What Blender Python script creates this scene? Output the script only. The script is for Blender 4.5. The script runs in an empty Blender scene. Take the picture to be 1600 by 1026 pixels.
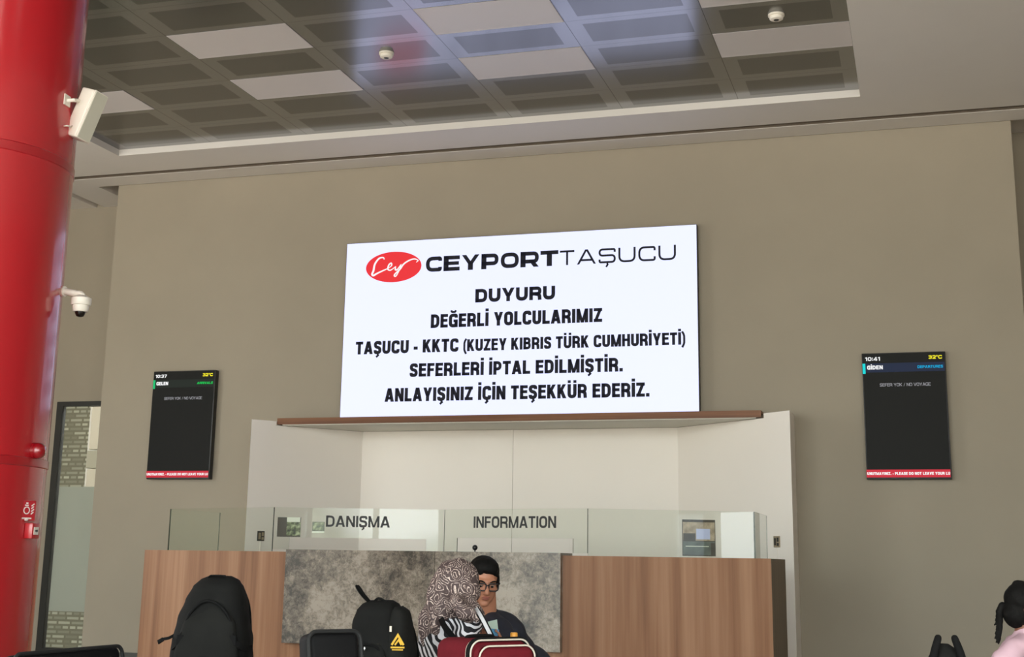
import bpy, bmesh, math, random
from mathutils import Matrix, Vector, Euler, noise

random.seed(7)
C = bpy.context.scene.collection
scene = bpy.context.scene

# ------------------------------------------------------------------ camera, world, lights, exposure
F_PX, CX, CY = 2112.779, 800.0, 402.312            # focal length and principal point for a 1600x1026 picture
ROT = Matrix(((0.9577383920875762, -0.28346284558578627, 0.04884657095347458),
              (0.2872519920488003, 0.9337267226709947, -0.21363684240804368),
              (0.014948758660842219, 0.2186394807496853, 0.9756911970864592)))   # columns: right, forward, up
EYE = Vector((0, 0, 1.2))
cam_data = bpy.data.cameras.new('camera')
cam = bpy.data.objects.new('camera', cam_data); C.objects.link(cam)
cam_data.sensor_width = 36.0
cam_data.lens = 36.0 * F_PX / 1600.0
cam_data.shift_y = -(513.0 - CY) / 1600.0
cam_data.clip_end = 300
r_, f_, u_ = ROT.col[0], ROT.col[1], ROT.col[2]
cam.matrix_world = Matrix(((r_[0], u_[0], -f_[0], EYE[0]), (r_[1], u_[1], -f_[1], EYE[1]), (r_[2], u_[2], -f_[2], EYE[2]), (0, 0, 0, 1)))
scene.camera = cam

vs = scene.view_settings
vs.view_transform = 'Standard'; vs.look = 'None'; vs.exposure = 0.0; vs.gamma = 1.0; vs.use_curve_mapping = False
scene.render.film_transparent = False
scene.cycles.use_denoising = True
scene.cycles.max_bounces = 10
scene.cycles.diffuse_bounces = 5
scene.cycles.glossy_bounces = 5
scene.cycles.transmission_bounces = 6
scene.cycles.transparent_max_bounces = 16
scene.cycles.sample_clamp_indirect = 6.0
scene.cycles.caustics_reflective = False
scene.cycles.caustics_refractive = False

SKY_STRENGTH = 10.2
SKY_OFF = (1.48, 0.84, 0.0)
GROUND_COL = (0.98, 0.93, 0.86, 1)
world = bpy.data.worlds.new('world'); scene.world = world; world.use_nodes = True
wn = world.node_tree.nodes; wl = world.node_tree.links; wn.clear()
w_out = wn.new('ShaderNodeOutputWorld'); w_bg = wn.new('ShaderNodeBackground')
w_tc = wn.new('ShaderNodeTexCoord'); w_sep = wn.new('ShaderNodeSeparateXYZ')
w_noise = wn.new('ShaderNodeTexNoise'); w_noise.inputs['Scale'].default_value = 9.0; w_noise.inputs['Detail'].default_value = 6.0
w_fine = wn.new('ShaderNodeTexNoise'); w_fine.inputs['Scale'].default_value = 42.0; w_fine.inputs['Detail'].default_value = 4.0
w_add = wn.new('ShaderNodeMath'); w_add.operation = 'MULTIPLY_ADD'; w_add.inputs[1].default_value = -0.36
w_ramp = wn.new('ShaderNodeValToRGB')
w_ramp.color_ramp.elements[0].position = 0.0; w_ramp.color_ramp.elements[0].color = (0, 0, 0, 1)
w_ramp.color_ramp.elements[1].position = 0.06; w_ramp.color_ramp.elements[1].color = (1, 1, 1, 1)
w_leaf = wn.new('ShaderNodeValToRGB')
w_leaf.color_ramp.elements[0].position = 0.35; w_leaf.color_ramp.elements[0].color = (0.13, 0.16, 0.10, 1)
w_leaf.color_ramp.elements[1].position = 0.72; w_leaf.color_ramp.elements[1].color = (0.62, 0.66, 0.54, 1)
w_mix = wn.new('ShaderNodeMixRGB'); w_mix.inputs['Color2'].default_value = (0.90, 0.96, 1.0, 1)
w_bg.inputs['Strength'].default_value = SKY_STRENGTH
w_map = wn.new('ShaderNodeMapping'); w_map.inputs['Location'].default_value = SKY_OFF; wl.new(w_tc.outputs['Generated'], w_map.inputs['Vector']); wl.new(w_map.outputs[0], w_noise.inputs['Vector']); wl.new(w_tc.outputs['Generated'], w_fine.inputs['Vector'])
wl.new(w_tc.outputs['Generated'], w_sep.inputs[0])
wl.new(w_noise.outputs['Fac'], w_add.inputs[0]); wl.new(w_sep.outputs['Z'], w_add.inputs[2])
w_shift = wn.new('ShaderNodeMath'); w_shift.inputs[1].default_value = 0.165
w_open = wn.new('ShaderNodeMapRange'); w_open.inputs['From Min'].default_value = 0.35; w_open.inputs['From Max'].default_value = 0.6; w_open.inputs['To Max'].default_value = 0.25
w_sum = wn.new('ShaderNodeMath'); wl.new(w_sep.outputs['X'], w_open.inputs['Value']); wl.new(w_add.outputs[0], w_sum.inputs[0]); wl.new(w_open.outputs[0], w_sum.inputs[1])
wl.new(w_sum.outputs[0], w_shift.inputs[0]); wl.new(w_shift.outputs[0], w_ramp.inputs['Fac'])
wl.new(w_fine.outputs['Fac'], w_leaf.inputs['Fac'])
wl.new(w_ramp.outputs['Color'], w_mix.inputs['Fac']); wl.new(w_leaf.outputs['Color'], w_mix.inputs['Color1'])
w_gr = wn.new('ShaderNodeMapRange'); w_gr.inputs['From Min'].default_value = -0.005; w_gr.inputs['From Max'].default_value = -0.06
w_ground_fill = wn.new('ShaderNodeMixRGB'); w_ground_fill.inputs['Color2'].default_value = GROUND_COL      # unseen bright ground below the horizon, added to light upper wall and ceiling
wl.new(w_sep.outputs['Z'], w_gr.inputs['Value']); wl.new(w_gr.outputs[0], w_ground_fill.inputs['Fac']); wl.new(w_mix.outputs['Color'], w_ground_fill.inputs['Color1'])
wl.new(w_ground_fill.outputs['Color'], w_bg.inputs['Color']); wl.new(w_bg.outputs['Background'], w_out.inputs['Surface'])

def window_portal(name, loc, sx, sy, rot):
    d = bpy.data.lights.new(name, 'AREA'); d.shape = 'RECTANGLE'; d.size = sx; d.size_y = sy
    d.cycles.is_portal = True
    o = bpy.data.objects.new(name, d); C.objects.link(o); o.location = loc; o.rotation_euler = rot
    return o
REAR_Y, LEFT_X, RIGHT_X = -5.0, -13.0, 6.0
window_portal('daylight_portal_rear', (-4.3, REAR_Y - 0.12, 2.8), 17.0, 5.4, (math.radians(90), 0, 0))
window_portal('daylight_portal_left', (LEFT_X - 0.12, 7.0, 2.8), 2.8, 5.4, (math.radians(90), 0, math.radians(-90)))
window_portal('daylight_portal_right', (RIGHT_X + 0.12, -3.1, 2.8), 3.6, 5.4, (math.radians(90), 0, math.radians(90)))
window_portal('daylight_portal_door', (RIGHT_X + 0.12, 2.65, 1.15), 2.4, 2.3, (math.radians(90), 0, math.radians(90)))

# ------------------------------------------------------------------ geometry helpers
def at(x, y, Y):
    d = ROT @ Vector(((x - CX) / F_PX, 1.0, -(y - CY) / F_PX))
    return EYE + d * (Y / d[1])

MW = {}
def thing(name, label, cat, loc=(0, 0, 0), rz=0.0, group=None, kind=None):
    o = bpy.data.objects.new(name, None); C.objects.link(o); o.empty_display_size = 0.1
    o.location = loc; o.rotation_euler = (0, 0, rz)
    MW[o.name] = Matrix.Translation(Vector(loc)) @ Matrix.Rotation(rz, 4, 'Z')
    tag(o, label, cat, group, kind)
    return o
def tag(o, label=None, cat=None, group=None, kind=None):
    if label: o['label'] = label
    if cat: o['category'] = cat
    if group: o['group'] = group
    if kind: o['kind'] = kind
    return o
def mw(o):
    return MW.get(o.name, Matrix.Identity(4))
def obj(name, bm, mat, parent=None, world=False, smooth=False, label=None):
    """link a bmesh as ONE mesh object; coordinates local to the parent unless world"""
    if isinstance(bm, bpy.types.Mesh): me = bm
    else:
        bmesh.ops.recalc_face_normals(bm, faces=bm.faces)
        me = bpy.data.meshes.new(name); bm.to_mesh(me); bm.free()
    me.name = name
    if world and parent is not None: me.transform(mw(parent).inverted())
    mats = mat if isinstance(mat, (list, tuple)) else [mat]
    if len(me.materials) == 0:
        for m in mats: me.materials.append(m)
    for p in me.polygons: p.use_smooth = smooth
    o = bpy.data.objects.new(name, me); C.objects.link(o)
    if parent is not None:
        o.parent = parent; MW[o.name] = mw(parent)
    if label: o['label'] = label
    return o
def struct(name, bm, mat, parent=None, smooth=False):
    o = obj(name, bm, mat, parent, smooth=smooth)
    if parent is None: o['kind'] = 'structure'
    return o
def auto_smooth(o, ang=40):
    me = o.data
    for p in me.polygons: p.use_smooth = True
    bm = bmesh.new(); bm.from_mesh(me)
    for e in bm.edges:
        if len(e.link_faces) == 2 and e.calc_face_angle(0) > math.radians(ang): e.smooth = False
    bm.to_mesh(me); bm.free()
    return o

def box(bm, x0, x1, y0, y1, z0, z1, M=None, mi=0):
    vs_ = [bm.verts.new((x, y, z)) for z in (z0, z1) for y in (y0, y1) for x in (x0, x1)]
    if M is not None:
        for v in vs_: v.co = M @ v.co
    for f in ((0, 1, 3, 2), (4, 6, 7, 5), (0, 4, 5, 1), (2, 3, 7, 6), (0, 2, 6, 4), (1, 5, 7, 3)):
        fc = bm.faces.new([vs_[i] for i in f]); fc.material_index = mi
    return vs_
def bx(x0, x1, y0, y1, z0, z1, M=None, bevel=0.0, seg=2):
    bm = bmesh.new(); box(bm, x0, x1, y0, y1, z0, z1, M)
    if bevel:
        bmesh.ops.recalc_face_normals(bm, faces=bm.faces)
        bmesh.ops.bevel(bm, geom=bm.edges[:], offset=bevel, segments=seg, affect='EDGES', profile=0.5)
    return bm
def prism(bm, pts, z0, z1, M=None):
    lo = [bm.verts.new((p[0], p[1], z0)) for p in pts]; hi = [bm.verts.new((p[0], p[1], z1)) for p in pts]
    n = len(pts)
    bm.faces.new(lo[::-1]); bm.faces.new(hi)
    for i in range(n): bm.faces.new((lo[i], lo[(i + 1) % n], hi[(i + 1) % n], hi[i]))
    if M is not None:
        for v in lo + hi: v.co = M @ v.co
def frame_from(axis):
    a = Vector(axis).normalized(); up = Vector((0, 0, 1)) if abs(a.z) < 0.95 else Vector((1, 0, 0))
    s = a.cross(up).normalized(); t = s.cross(a).normalized()
    return a, s, t
def tube(bm, pts, radii, seg=12, cap=True, closed=False):
    pts = [Vector(p) for p in pts]; n = len(pts)
    if not isinstance(radii, (list, tuple)): radii = [radii] * n
    rings = []; s_prev = None
    for i, p in enumerate(pts):
        if closed: tan = pts[(i + 1) % n] - pts[i - 1]
        else: tan = pts[min(i + 1, n - 1)] - pts[max(i - 1, 0)]
        a, s, t = frame_from(tan)
        if s_prev is not None:
            s = (s_prev - a * s_prev.dot(a)); s = s.normalized() if s.length > 1e-6 else frame_from(tan)[1]
            t = s.cross(a)
        s_prev = s
        rings.append([bm.verts.new(p + (s * math.cos(k / seg * math.tau) + t * math.sin(k / seg * math.tau)) * radii[i]) for k in range(seg)])
    m = n if closed else n - 1
    for i in range(m):
        A, B = rings[i], rings[(i + 1) % n]
        for k in range(seg): bm.faces.new((A[k], A[(k + 1) % seg], B[(k + 1) % seg], B[k]))
    if cap and not closed:
        bm.faces.new(rings[0][::-1]); bm.faces.new(rings[-1])
def strap(bm, pts, w, th, side):
    """a flat band along pts; side = direction of its width"""
    pts = [Vector(p) for p in pts]; n = len(pts); rings = []
    sd = Vector(side).normalized()
    for i, p in enumerate(pts):
        tan = (pts[min(i + 1, n - 1)] - pts[max(i - 1, 0)]).normalized()
        s = (sd - tan * sd.dot(tan)).normalized(); t = s.cross(tan)
        ww = w[i] if isinstance(w, (list, tuple)) else w
        rings.append([bm.verts.new(p + s * a * ww / 2 + t * b * th / 2) for a, b in ((-1, -1), (1, -1), (1, 1), (-1, 1))])
    for i in range(n - 1):
        for k in range(4): bm.faces.new((rings[i][k], rings[i][(k + 1) % 4], rings[i + 1][(k + 1) % 4], rings[i + 1][k]))
    bm.faces.new(rings[0][::-1]); bm.faces.new(rings[-1])
def smooth_path(pts, k=6):
    """Catmull-Rom"""
    P = [Vector(p) for p in pts]; out = []
    for i in range(len(P) - 1):
        a, b, c, d = P[max(i - 1, 0)], P[i], P[i + 1], P[min(i + 2, len(P) - 1)]
        for j in range(k):
            t = j / k
            out.append(0.5 * ((2 * b) + (c - a) * t + (2 * a - 5 * b + 4 * c - d) * t * t + (3 * b - a - 3 * c + d) * t ** 3))
    out.append(P[-1]); return out
def lathe(bm, prof, seg=24, M=None):
    rings = []
    for r, z in prof:
        if r < 1e-6: rings.append([bm.verts.new((0, 0, z))])
        else: rings.append([bm.verts.new((r * math.cos(k / seg * math.tau), r * math.sin(k / seg * math.tau), z)) for k in range(seg)])
    if M is not None:
        for rg in rings:
            for v in rg: v.co = M @ v.co
    for i in range(len(rings) - 1):
        A, B = rings[i], rings[i + 1]
        for k in range(seg):
            a0, a1, b0, b1 = A[k % len(A)], A[(k + 1) % len(A)], B[k % len(B)], B[(k + 1) % len(B)]
            f = []
            for v in (a0, a1, b1, b0):
                if v not in f: f.append(v)
            if len(f) > 2: bm.faces.new(f)
    for rg, rev in ((rings[0], True), (rings[-1], False)):
        if len(rg) > 2: bm.faces.new(rg[::-1] if rev else rg)
def ell(bm, c, r, seg=20, rot=None):
    M = Matrix.Translation(Vector(c)) @ (rot.to_4x4() if rot is not None else Matrix.Identity(4)) @ Matrix.Diagonal((r[0], r[1], r[2], 1))
    bmesh.ops.create_uvsphere(bm, u_segments=seg, v_segments=max(8, seg * 2 // 3), radius=1.0, matrix=M)
def cap(bm, a, b, ra, rb=None, seg=16):
    """tapered capsule"""
    rb = ra if rb is None else rb
    a, b = Vector(a), Vector(b); d = b - a; L = max(d.length, 1e-5); ax = d / L
    pts, rad = [], []
    for k in range(1, 5):
        t = k / 5 * math.pi / 2; pts.append(a - ax * ra * math.cos(t)); rad.append(ra * math.sin(t))
    for k in range(0, 6): pts.append(a.lerp(b, k / 5)); rad.append(ra + (rb - ra) * k / 5)
    for k in range(4, 0, -1):
        t = k / 5 * math.pi / 2; pts.append(b + ax * rb * math.cos(t)); rad.append(rb * math.sin(t))
    tube(bm, pts, rad, seg)
def chain(bm, pts, rad, seg=16):
    for i in range(len(pts) - 1): cap(bm, pts[i], pts[i + 1], rad[i], rad[i + 1], seg)
def blob(build, voxel=0.008, smooth=6, fold=None):
    """overlapping solids grown into one continuous surface"""
    bm = bmesh.new(); build(bm)
    bmesh.ops.recalc_face_normals(bm, faces=bm.faces)
    me = bpy.data.meshes.new('tmp'); bm.to_mesh(me); bm.free()
    o = bpy.data.objects.new('tmp', me); C.objects.link(o)
    m = o.modifiers.new('r', 'REMESH'); m.mode = 'VOXEL'; m.voxel_size = voxel; m.adaptivity = 0
    if smooth:
        s = o.modifiers.new('s', 'SMOOTH'); s.iterations = smooth; s.factor = 0.5
    dg = bpy.context.evaluated_depsgraph_get()
    out = bpy.data.meshes.new_from_object(o.evaluated_get(dg))
    bpy.data.objects.remove(o); bpy.data.meshes.remove(me)
    if fold:
        for v, n in [(v, v.normal.copy()) for v in out.vertices]:
            v.co += n * fold(v.co)
    return out
def stroke2d(bm, pts, w, closed=False, M=None, z=0.0, th=0.002):
    """a flat pen stroke with mitred joins, in the XY plane, lifted to z..z+th"""
    P = []
    for p in pts:
        q = Vector((p[0], p[1]))
        if not P or (q - P[-1]).length > 1e-6: P.append(q)
        elif isinstance(w, list): w = w[:len(P)] + w[len(P) + 1:]
    hcut = closed == 'h'; closed = closed is True
    if closed and (P[0] - P[-1]).length < 1e-6: P.pop()
    n = len(P); L, R = [], []
    for i in range(n):
        a = P[i - 1] if (i > 0 or closed) else None
        b = P[(i + 1) % n] if (i < n - 1 or closed) else None
        d1 = (P[i] - a).normalized() if a is not None else None
        d2 = (b - P[i]).normalized() if b is not None else None
        if d1 is None: d1 = d2
        if d2 is None: d2 = d1
        n1 = Vector((-d1.y, d1.x)); n2 = Vector((-d2.y, d2.x)); m = (n1 + n2)
        m = m.normalized() if m.length > 1e-6 else n1
        ww = (w[i] if isinstance(w, (list, tuple)) else w) / 2
        k = ww / max(0.35, m.dot(n1))
        if hcut: m = Vector((-1, 0)) if n1.x < 0 else Vector((1, 0)); k = ww / max(0.2, abs(n1.x))
        L.append(P[i] + m * k); R.append(P[i] - m * k)
    def mk(p, zz):
        v = Vector((p.x, p.y, zz)); return bm.verts.new(M @ v if M is not None else v)
    l1 = [mk(p, z + th) for p in L]; r1 = [mk(p, z + th) for p in R]
    l0 = [mk(p, z) for p in L]; r0 = [mk(p, z) for p in R]
    for i in range(n if closed else n - 1):
        j = (i + 1) % n
        bm.faces.new((l1[i], r1[i], r1[j], l1[j])); bm.faces.new((l0[i], l0[j], r0[j], r0[i]))
        bm.faces.new((l1[i], l1[j], l0[j], l0[i])); bm.faces.new((r1[i], r0[i], r0[j], r1[j]))
    if not closed:
        bm.faces.new((l1[0], l0[0], r0[0], r1[0])); bm.faces.new((l1[-1], r1[-1], r0[-1], l0[-1]))
def round_poly(pts, r, k=5, closed=False):
    """round the corners of a polyline"""
    P = [Vector((p[0], p[1])) for p in pts]; n = len(P); out = []
    for i in range(n):
        if not closed and i in (0, n - 1): out.append(P[i]); continue
        a, b, c = P[i - 1], P[i], P[(i + 1) % n]
        rr = min(r, (a - b).length * 0.5, (c - b).length * 0.5)
        p, q = b + (a - b).normalized() * rr, b + (c - b).normalized() * rr
        for j in range(k + 1):
            t = j / k; out.append(p.lerp(b, t).lerp(b.lerp(q, t), t))
    return out

FACE_CAM = Matrix(((1, 0, 0, 0), (0, 0, -1, 0), (0, 1, 0, 0), (0, 0, 0, 1)))    # local XY plane -> XZ wall plane facing -Y
GW = dict(A=.60, B=.54, C=.54, D=.55, E=.47, F=.45, G=.56, H=.55, I=.0, J=.45, K=.55, L=.45, M=.70, N=.56, O=.56, P=.51, R=.55, S=.51, T=.49, U=.54, V=.58, W=.85, Y=.57, Z=.50)
GW.update({'(': .22, ')': .22, '-': .26, '.': .0, '/': .34, ' ': .20, ':': .0, '°': .20})
GW.update({c_: .48 for c_ in '023456789'}); GW['1'] = .26
BASE = {'İ': 'I', 'Ğ': 'G', 'Ş': 'S', 'Ç': 'C', 'Ü': 'U', 'Ö': 'O'}
def glyph(ch, w, t):
    """pen strokes of a capital 1 unit tall: (points, pen width, closed)"""
    h = t / 2; e = t * 0.92 / 2; r = 0.30; o = []
    def S(p, ww=t, rad=0.0, closed=False): o.append((round_poly(p, rad, 6, closed is True) if rad else p, ww, closed))
    if ch == 'A': S([(h * 1.02, 0), (w / 2 - h * .12, 1)], t, 0, 'h'); S([(w - h * 1.02, 0), (w / 2 + h * .12, 1)], t, 0, 'h'); S([(w * .24, .27), (w * .76, .27)], t * .85)
    elif ch == 'B':
        S([(h, 0), (h, 1)]); S([(0, 1 - e), (w - h * 1.2, 1 - e), (w - h * 1.2, .53), (0, .53)], t * .9, .2); S([(0, .53), (w - h, .53), (w - h, e), (0, e)], t * .9, .22)
    elif ch == 'C': S([(w - h, .68), (w - h, 1 - e), (h, 1 - e), (h, e), (w - h, e), (w - h, .33)], t, r)
    elif ch == 'D': S([(h, 0), (h, 1)]); S([(0, 1 - e), (w - h, 1 - e), (w - h, e), (0, e)], t * .96, .32)
    elif ch == 'E': S([(h, 0), (h, 1)]); S([(0, 1 - e), (w, 1 - e)], t * .9); S([(0, .53), (w * .94, .53)], t * .86); S([(0, e), (w, e)], t * .9)
    elif ch == 'F': S([(h, 0), (h, 1)]); S([(0, 1 - e), (w, 1 - e)], t * .9); S([(0, .50), (w * .92, .50)], t * .86)
    elif ch == 'G': S([(w - h, .70), (w - h, 1 - e), (h, 1 - e), (h, e), (w - h * 1.3, e), (w - h, .30), (w - h, .46)], t, r * .9); S([(w * .52, .47), (w, .47)], t * .8); S([(w - h * .8, 0), (w - h * .8, .48)], t * .8)
    elif ch == 'H': S([(h, 0), (h, 1)]); S([(w - h, 0), (w - h, 1)]); S([(0, .53), (w, .53)], t * .88)
    elif ch == 'I': S([(h, 0), (h, 1)])
    elif ch == 'J': S([(w - h, 1), (w - h, e), (h, e), (h, .34)], t, .25)
    elif ch == 'K': S([(h, 0), (h, 1)]); S([(h, .30), (w - h * 1.3, 1)], t * .9, 0, 'h'); S([(w * .40, .62), (w - h * 1.1, 0)], t * 1.0, 0, 'h')
    elif ch == 'L': S([(h, 0), (h, 1)]); S([(0, e), (w, e)], t * .92)
    elif ch == 'M': S([(h, 0), (h, 1)]); S([(w - h, 0), (w - h, 1)]); S([(h * 1.1, 1), (w / 2 - h * .1, 0)], t * .82, 0, 'h'); S([(w - h * 1.1, 1), (w / 2 + h * .1, 0)], t * .82, 0, 'h')
    elif ch == 'N': S([(h, 0), (h, 1)]); S([(w - h, 0), (w - h, 1)]); S([(h * 1.05, 1), (w - h * 1.05, 0)], t * .9, 0, 'h')
    elif ch in 'O0': S([(h, e), (w - h, e), (w - h, 1 - e), (h, 1 - e)], t, r, True)
    elif ch == 'P': S([(h, 0), (h, 1)]); S([(0, 1 - e), (w - h, 1 - e), (w - h, .42), (0, .42)], t * .92, .24)
    elif ch == 'R': S([(h, 0), (h, 1)]); S([(0, 1 - e), (w - h, 1 - e), (w - h, .46), (0, .46)], t * .92, .22); S([(w * .45, .46), (w - h * 1.2, .40), (w - h * .95, 0)], t, .15)
    elif ch == 'S': S([(w - h, .70), (w - h, 1 - e), (h, 1 - e), (h, .56), (w - h, .46), (w - h, e), (h, e), (h, .30)], t, .21)
    elif ch == 'T': S([(0, 1 - e), (w, 1 - e)], t * .92); S([(w / 2, 0), (w / 2, 1)])
    elif ch == 'U': S([(h, 1), (h, e), (w - h, e), (w - h, 1)], t, r)
    elif ch == 'V': S([(h * 1.05, 1), (w / 2 - h * .1, 0)], t, 0, 'h'); S([(w - h * 1.05, 1), (w / 2 + h * .1, 0)], t, 0, 'h')
    elif ch == 'W': [S([(a_ * w, 1), (b_ * w, 0)], t * .85, 0, 'h') for a_, b_ in ((.09, .28), (.48, .29), (.52, .71), (.91, .72))]
    elif ch == 'Y': S([(h * 1.05, 1), (w / 2 - h * .1, .38)], t * .95, 0, 'h'); S([(w - h * 1.05, 1), (w / 2 + h * .1, .38)], t * .95, 0, 'h'); S([(w / 2, 0), (w / 2, .5)])
    elif ch == 'Z': S([(0, 1 - e), (w, 1 - e)], t * .92); S([(0, e), (w, e)], t * .92); S([(w - h * 1.2, 1 - e), (h * 1.2, e)], t * .9, 0, 'h')
    elif ch == '1': S([(w - h, 0), (w - h, 1)]); S([(0, .74), (w - h, .88)], t * .8)
    elif ch == '2': S([(h, .68), (h, 1 - e), (w - h, 1 - e), (w - h, .52), (h, .2), (h, e)], t, .2); S([(0, e), (w, e)], t * .92)
    elif ch == '3': S([(h, .74), (h, 1 - e), (w - h, 1 - e), (w - h, .54), (w * .3, .54)], t * .92, .2); S([(w * .3, .54), (w - h, .54), (w - h, e), (h, e), (h, .28)], t * .92, .2)
    elif ch == '4': S([(w * .7, 0), (w * .7, 1)]); S([(w * .66, .96), (h * .8, .25), (w, .25)], t * .85)
    elif ch == '7': S([(0, 1 - e), (w, 1 - e)], t * .92); S([(w - h * 1.1, 1 - e), (w * .34, 0)], t, 0, 'h')
    elif ch == '(': S([(w, 1.06), (h * .8, .78), (h * .8, .08), (w, -.22)], t * .72, .3)
    elif ch == ')': S([(0, 1.06), (w - h * .8, .78), (w - h * .8, .08), (0, -.22)], t * .72, .3)
    elif ch == '-': S([(0, .36), (w, .36)], t * .95)
    elif ch == '.': S([(h, 0), (h, t * 1.02)])
    elif ch == ':': S([(h, .08), (h, .08 + t)]); S([(h, .58), (h, .58 + t)])
    elif ch == '/': S([(h * .5, -.03), (w - h * .5, 1.03)], t * .7)
    elif ch == '°': S([(h * .6, .66), (w - h * .6, .66), (w - h * .6, .98), (h * .6, .98)], t * .6, .15, True)
    return o
def text_fit(name, s, W, H, M, mat, parent, t=0.20, th=0.002, shear=0.0, gap=0.066, label=None, tx=1.0):
    """writing W wide in capitals H tall, left end of its baseline at the origin of M (local XY plane)"""
    nar = {'I', '.', ':'}
    base = [BASE.get(ch, ch) for ch in s]
    fix = sum((t * tx if b in nar else 0) for b in base) * H
    flex = sum((0 if b in nar else GW[b]) for b in base) * H + gap * H * (len(s) - 1)
    k = (W - fix) / flex
    bm = bmesh.new(); x = 0.0
    for ch, b in zip(s, base):
        w = t * tx * H if b in nar else GW[b] * H * k
        for pts, ww, closed in glyph(b, w / H, t):
            stroke2d(bm, [(x + p[0] * H + shear * p[1] * H, p[1] * H) for p in pts], ww * H, closed, M, 0.0, th)
        c = x + w / 2
        if ch == 'İ': stroke2d(bm, [(c + shear * H, H * 1.08), (c + shear * H, H * (1.08 + t * .85))], t * H, False, M, 0.0, th)
        elif ch == 'Ü':
            for q in (-.17, .17): stroke2d(bm, [(c + q * H * k, H * 1.08), (c + q * H * k, H * (1.08 + t * .8))], t * .9 * H, False, M, 0.0, th)
        elif ch == 'Ğ': stroke2d(bm, round_poly([(c - .15 * H * k, H * 1.25), (c - .1 * H * k, H * 1.12), (c + .1 * H * k, H * 1.12), (c + .15 * H * k, H * 1.25)], H * .1), t * .62 * H, False, M, 0.0, th)
        if ch in 'ŞÇ': stroke2d(bm, [(c, H * .02), (c + .05 * H * k, -.10 * H), (c - .08 * H * k, -.24 * H)], t * .62 * H, False, M, 0.0, th)
        x += w + gap * H * k
    return obj(name, bm, mat, parent, world=True, label=label)
def text_px(name, s, bl, br, caph, Y, mat, parent, t=0.20, th=0.002):
    a, b = at(bl[0], bl[1], Y), at(br[0], br[1], Y)
    z = (a.z + b.z) / 2; H = at(bl[0], bl[1] - caph, Y).z - at(bl[0], bl[1], Y).z
    return text_fit(name, s, b.x - a.x, H, Matrix.Translation((a.x, Y, z)) @ FACE_CAM, mat, parent, t, th)

# ------------------------------------------------------------------ materials
def lin(c):
    return tuple(((v / 255) / 12.92 if v / 255 <= 0.04045 else ((v / 255 + 0.055) / 1.055) ** 2.4) for v in c) + (1.0,)
def nt(name):
    m = bpy.data.materials.new(name); m.use_nodes = True
    n = m.node_tree.nodes; n.clear()
    out = n.new('ShaderNodeOutputMaterial'); b = n.new('ShaderNodeBsdfPrincipled')
    m.node_tree.links.new(b.outputs[0], out.inputs[0])
    return m, n, m.node_tree.links, b, out
def plain(name, col, rough=0.6, metal=0.0, spec=0.5, var=0.0, vscale=8.0, bump=0.0, bscale=200.0, coat=0.0, sheen=0.0):
    m, n, l, b, out = nt(name)
    b.inputs['Roughness'].default_value = rough; b.inputs['Metallic'].default_value = metal
    b.inputs['Specular IOR Level'].default_value = spec; b.inputs['Coat Weight'].default_value = coat
    b.inputs['Coat Roughness'].default_value = 0.08; b.inputs['Sheen Weight'].default_value = sheen
    tc = n.new('ShaderNodeTexCoord')
    nz = n.new('ShaderNodeTexNoise'); nz.inputs['Scale'].default_value = vscale; nz.inputs['Detail'].default_value = 4
    l.new(tc.outputs['Object'], nz.inputs['Vector'])
    r = n.new('ShaderNodeValToRGB'); c = Vector(col[:3])
    r.color_ramp.elements[0].position = 0.3; r.color_ramp.elements[1].position = 0.7
    r.color_ramp.elements[0].color = tuple(c * (1 - var)) + (1,); r.color_ramp.elements[1].color = tuple(c * (1 + var)) + (1,)
    l.new(nz.outputs['Fac'], r.inputs['Fac']); l.new(r.outputs['Color'], b.inputs['Base Color'])
    if bump:
        n2 = n.new('ShaderNodeTexNoise'); n2.inputs['Scale'].default_value = bscale; n2.inputs['Detail'].default_value = 3
        l.new(tc.outputs['Object'], n2.inputs['Vector'])
        bp = n.new('ShaderNodeBump'); bp.inputs['Strength'].default_value = bump; bp.inputs['Distance'].default_value = 0.002
        l.new(n2.outputs['Fac'], bp.inputs['Height']); l.new(bp.outputs['Normal'], b.inputs['Normal'])
    return m
def glow(name, col, strength):
    m, n, l, b, out = nt(name)
    b.inputs['Base Color'].default_value = (0.004, 0.004, 0.004, 1); b.inputs['Roughness'].default_value = 0.5; b.inputs['Specular IOR Level'].default_value = 0.12
    b.inputs['Emission Color'].default_value = col; b.inputs['Emission Strength'].default_value = strength
    return m

M_WALL = plain('wall_beige_vinyl', lin((158, 148, 131)), 0.7, var=0.03, vscale=1.3, bump=0.25, bscale=90)
M_SOFFIT = plain('soffit_paint', lin((223, 218, 212)), 0.75, var=0.015, vscale=1.5)
M_WHITE_PANEL = plain('white_lacquer_panel', lin((244, 237, 228)), 0.55, var=0.01, vscale=1.0)
M_UNDER = plain('pale_grey_laminate', lin((205, 202, 190)), 0.5)
M_FLOOR = plain('floor_granite', lin((176, 168, 158)), 0.25, var=0.12, vscale=30)
M_DARK = plain('dark_aluminium', lin((42, 41, 37)), 0.45, spec=0.4)
M_BLACKPL = plain('black_plastic', (0.012, 0.012, 0.013, 1), 0.4)
M_RED = plain('red_gloss_paint', lin((184, 33, 41)), 0.26, var=0.03, vscale=2.0, coat=0.6)
M_RED_BAND = plain('red_band_paint', lin((168, 28, 36)), 0.3, coat=0.5)
M_IVORY = plain('ivory_plastic', lin((236, 229, 216)), 0.45)
M_GRILLE = plain('speaker_grille', lin((206, 202, 184)), 0.6, bump=0.8, bscale=900)
M_SKIRT = plain('skirting_grey', lin((66, 64, 58)), 0.5)
M_RIGHTWALL = plain('side_wall_paint', lin((120, 110, 96)), 0.8, var=0.02)
M_REARWALL = plain('rear_wall_paint', lin((190, 180, 165)), 0.8, var=0.02)
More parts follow.
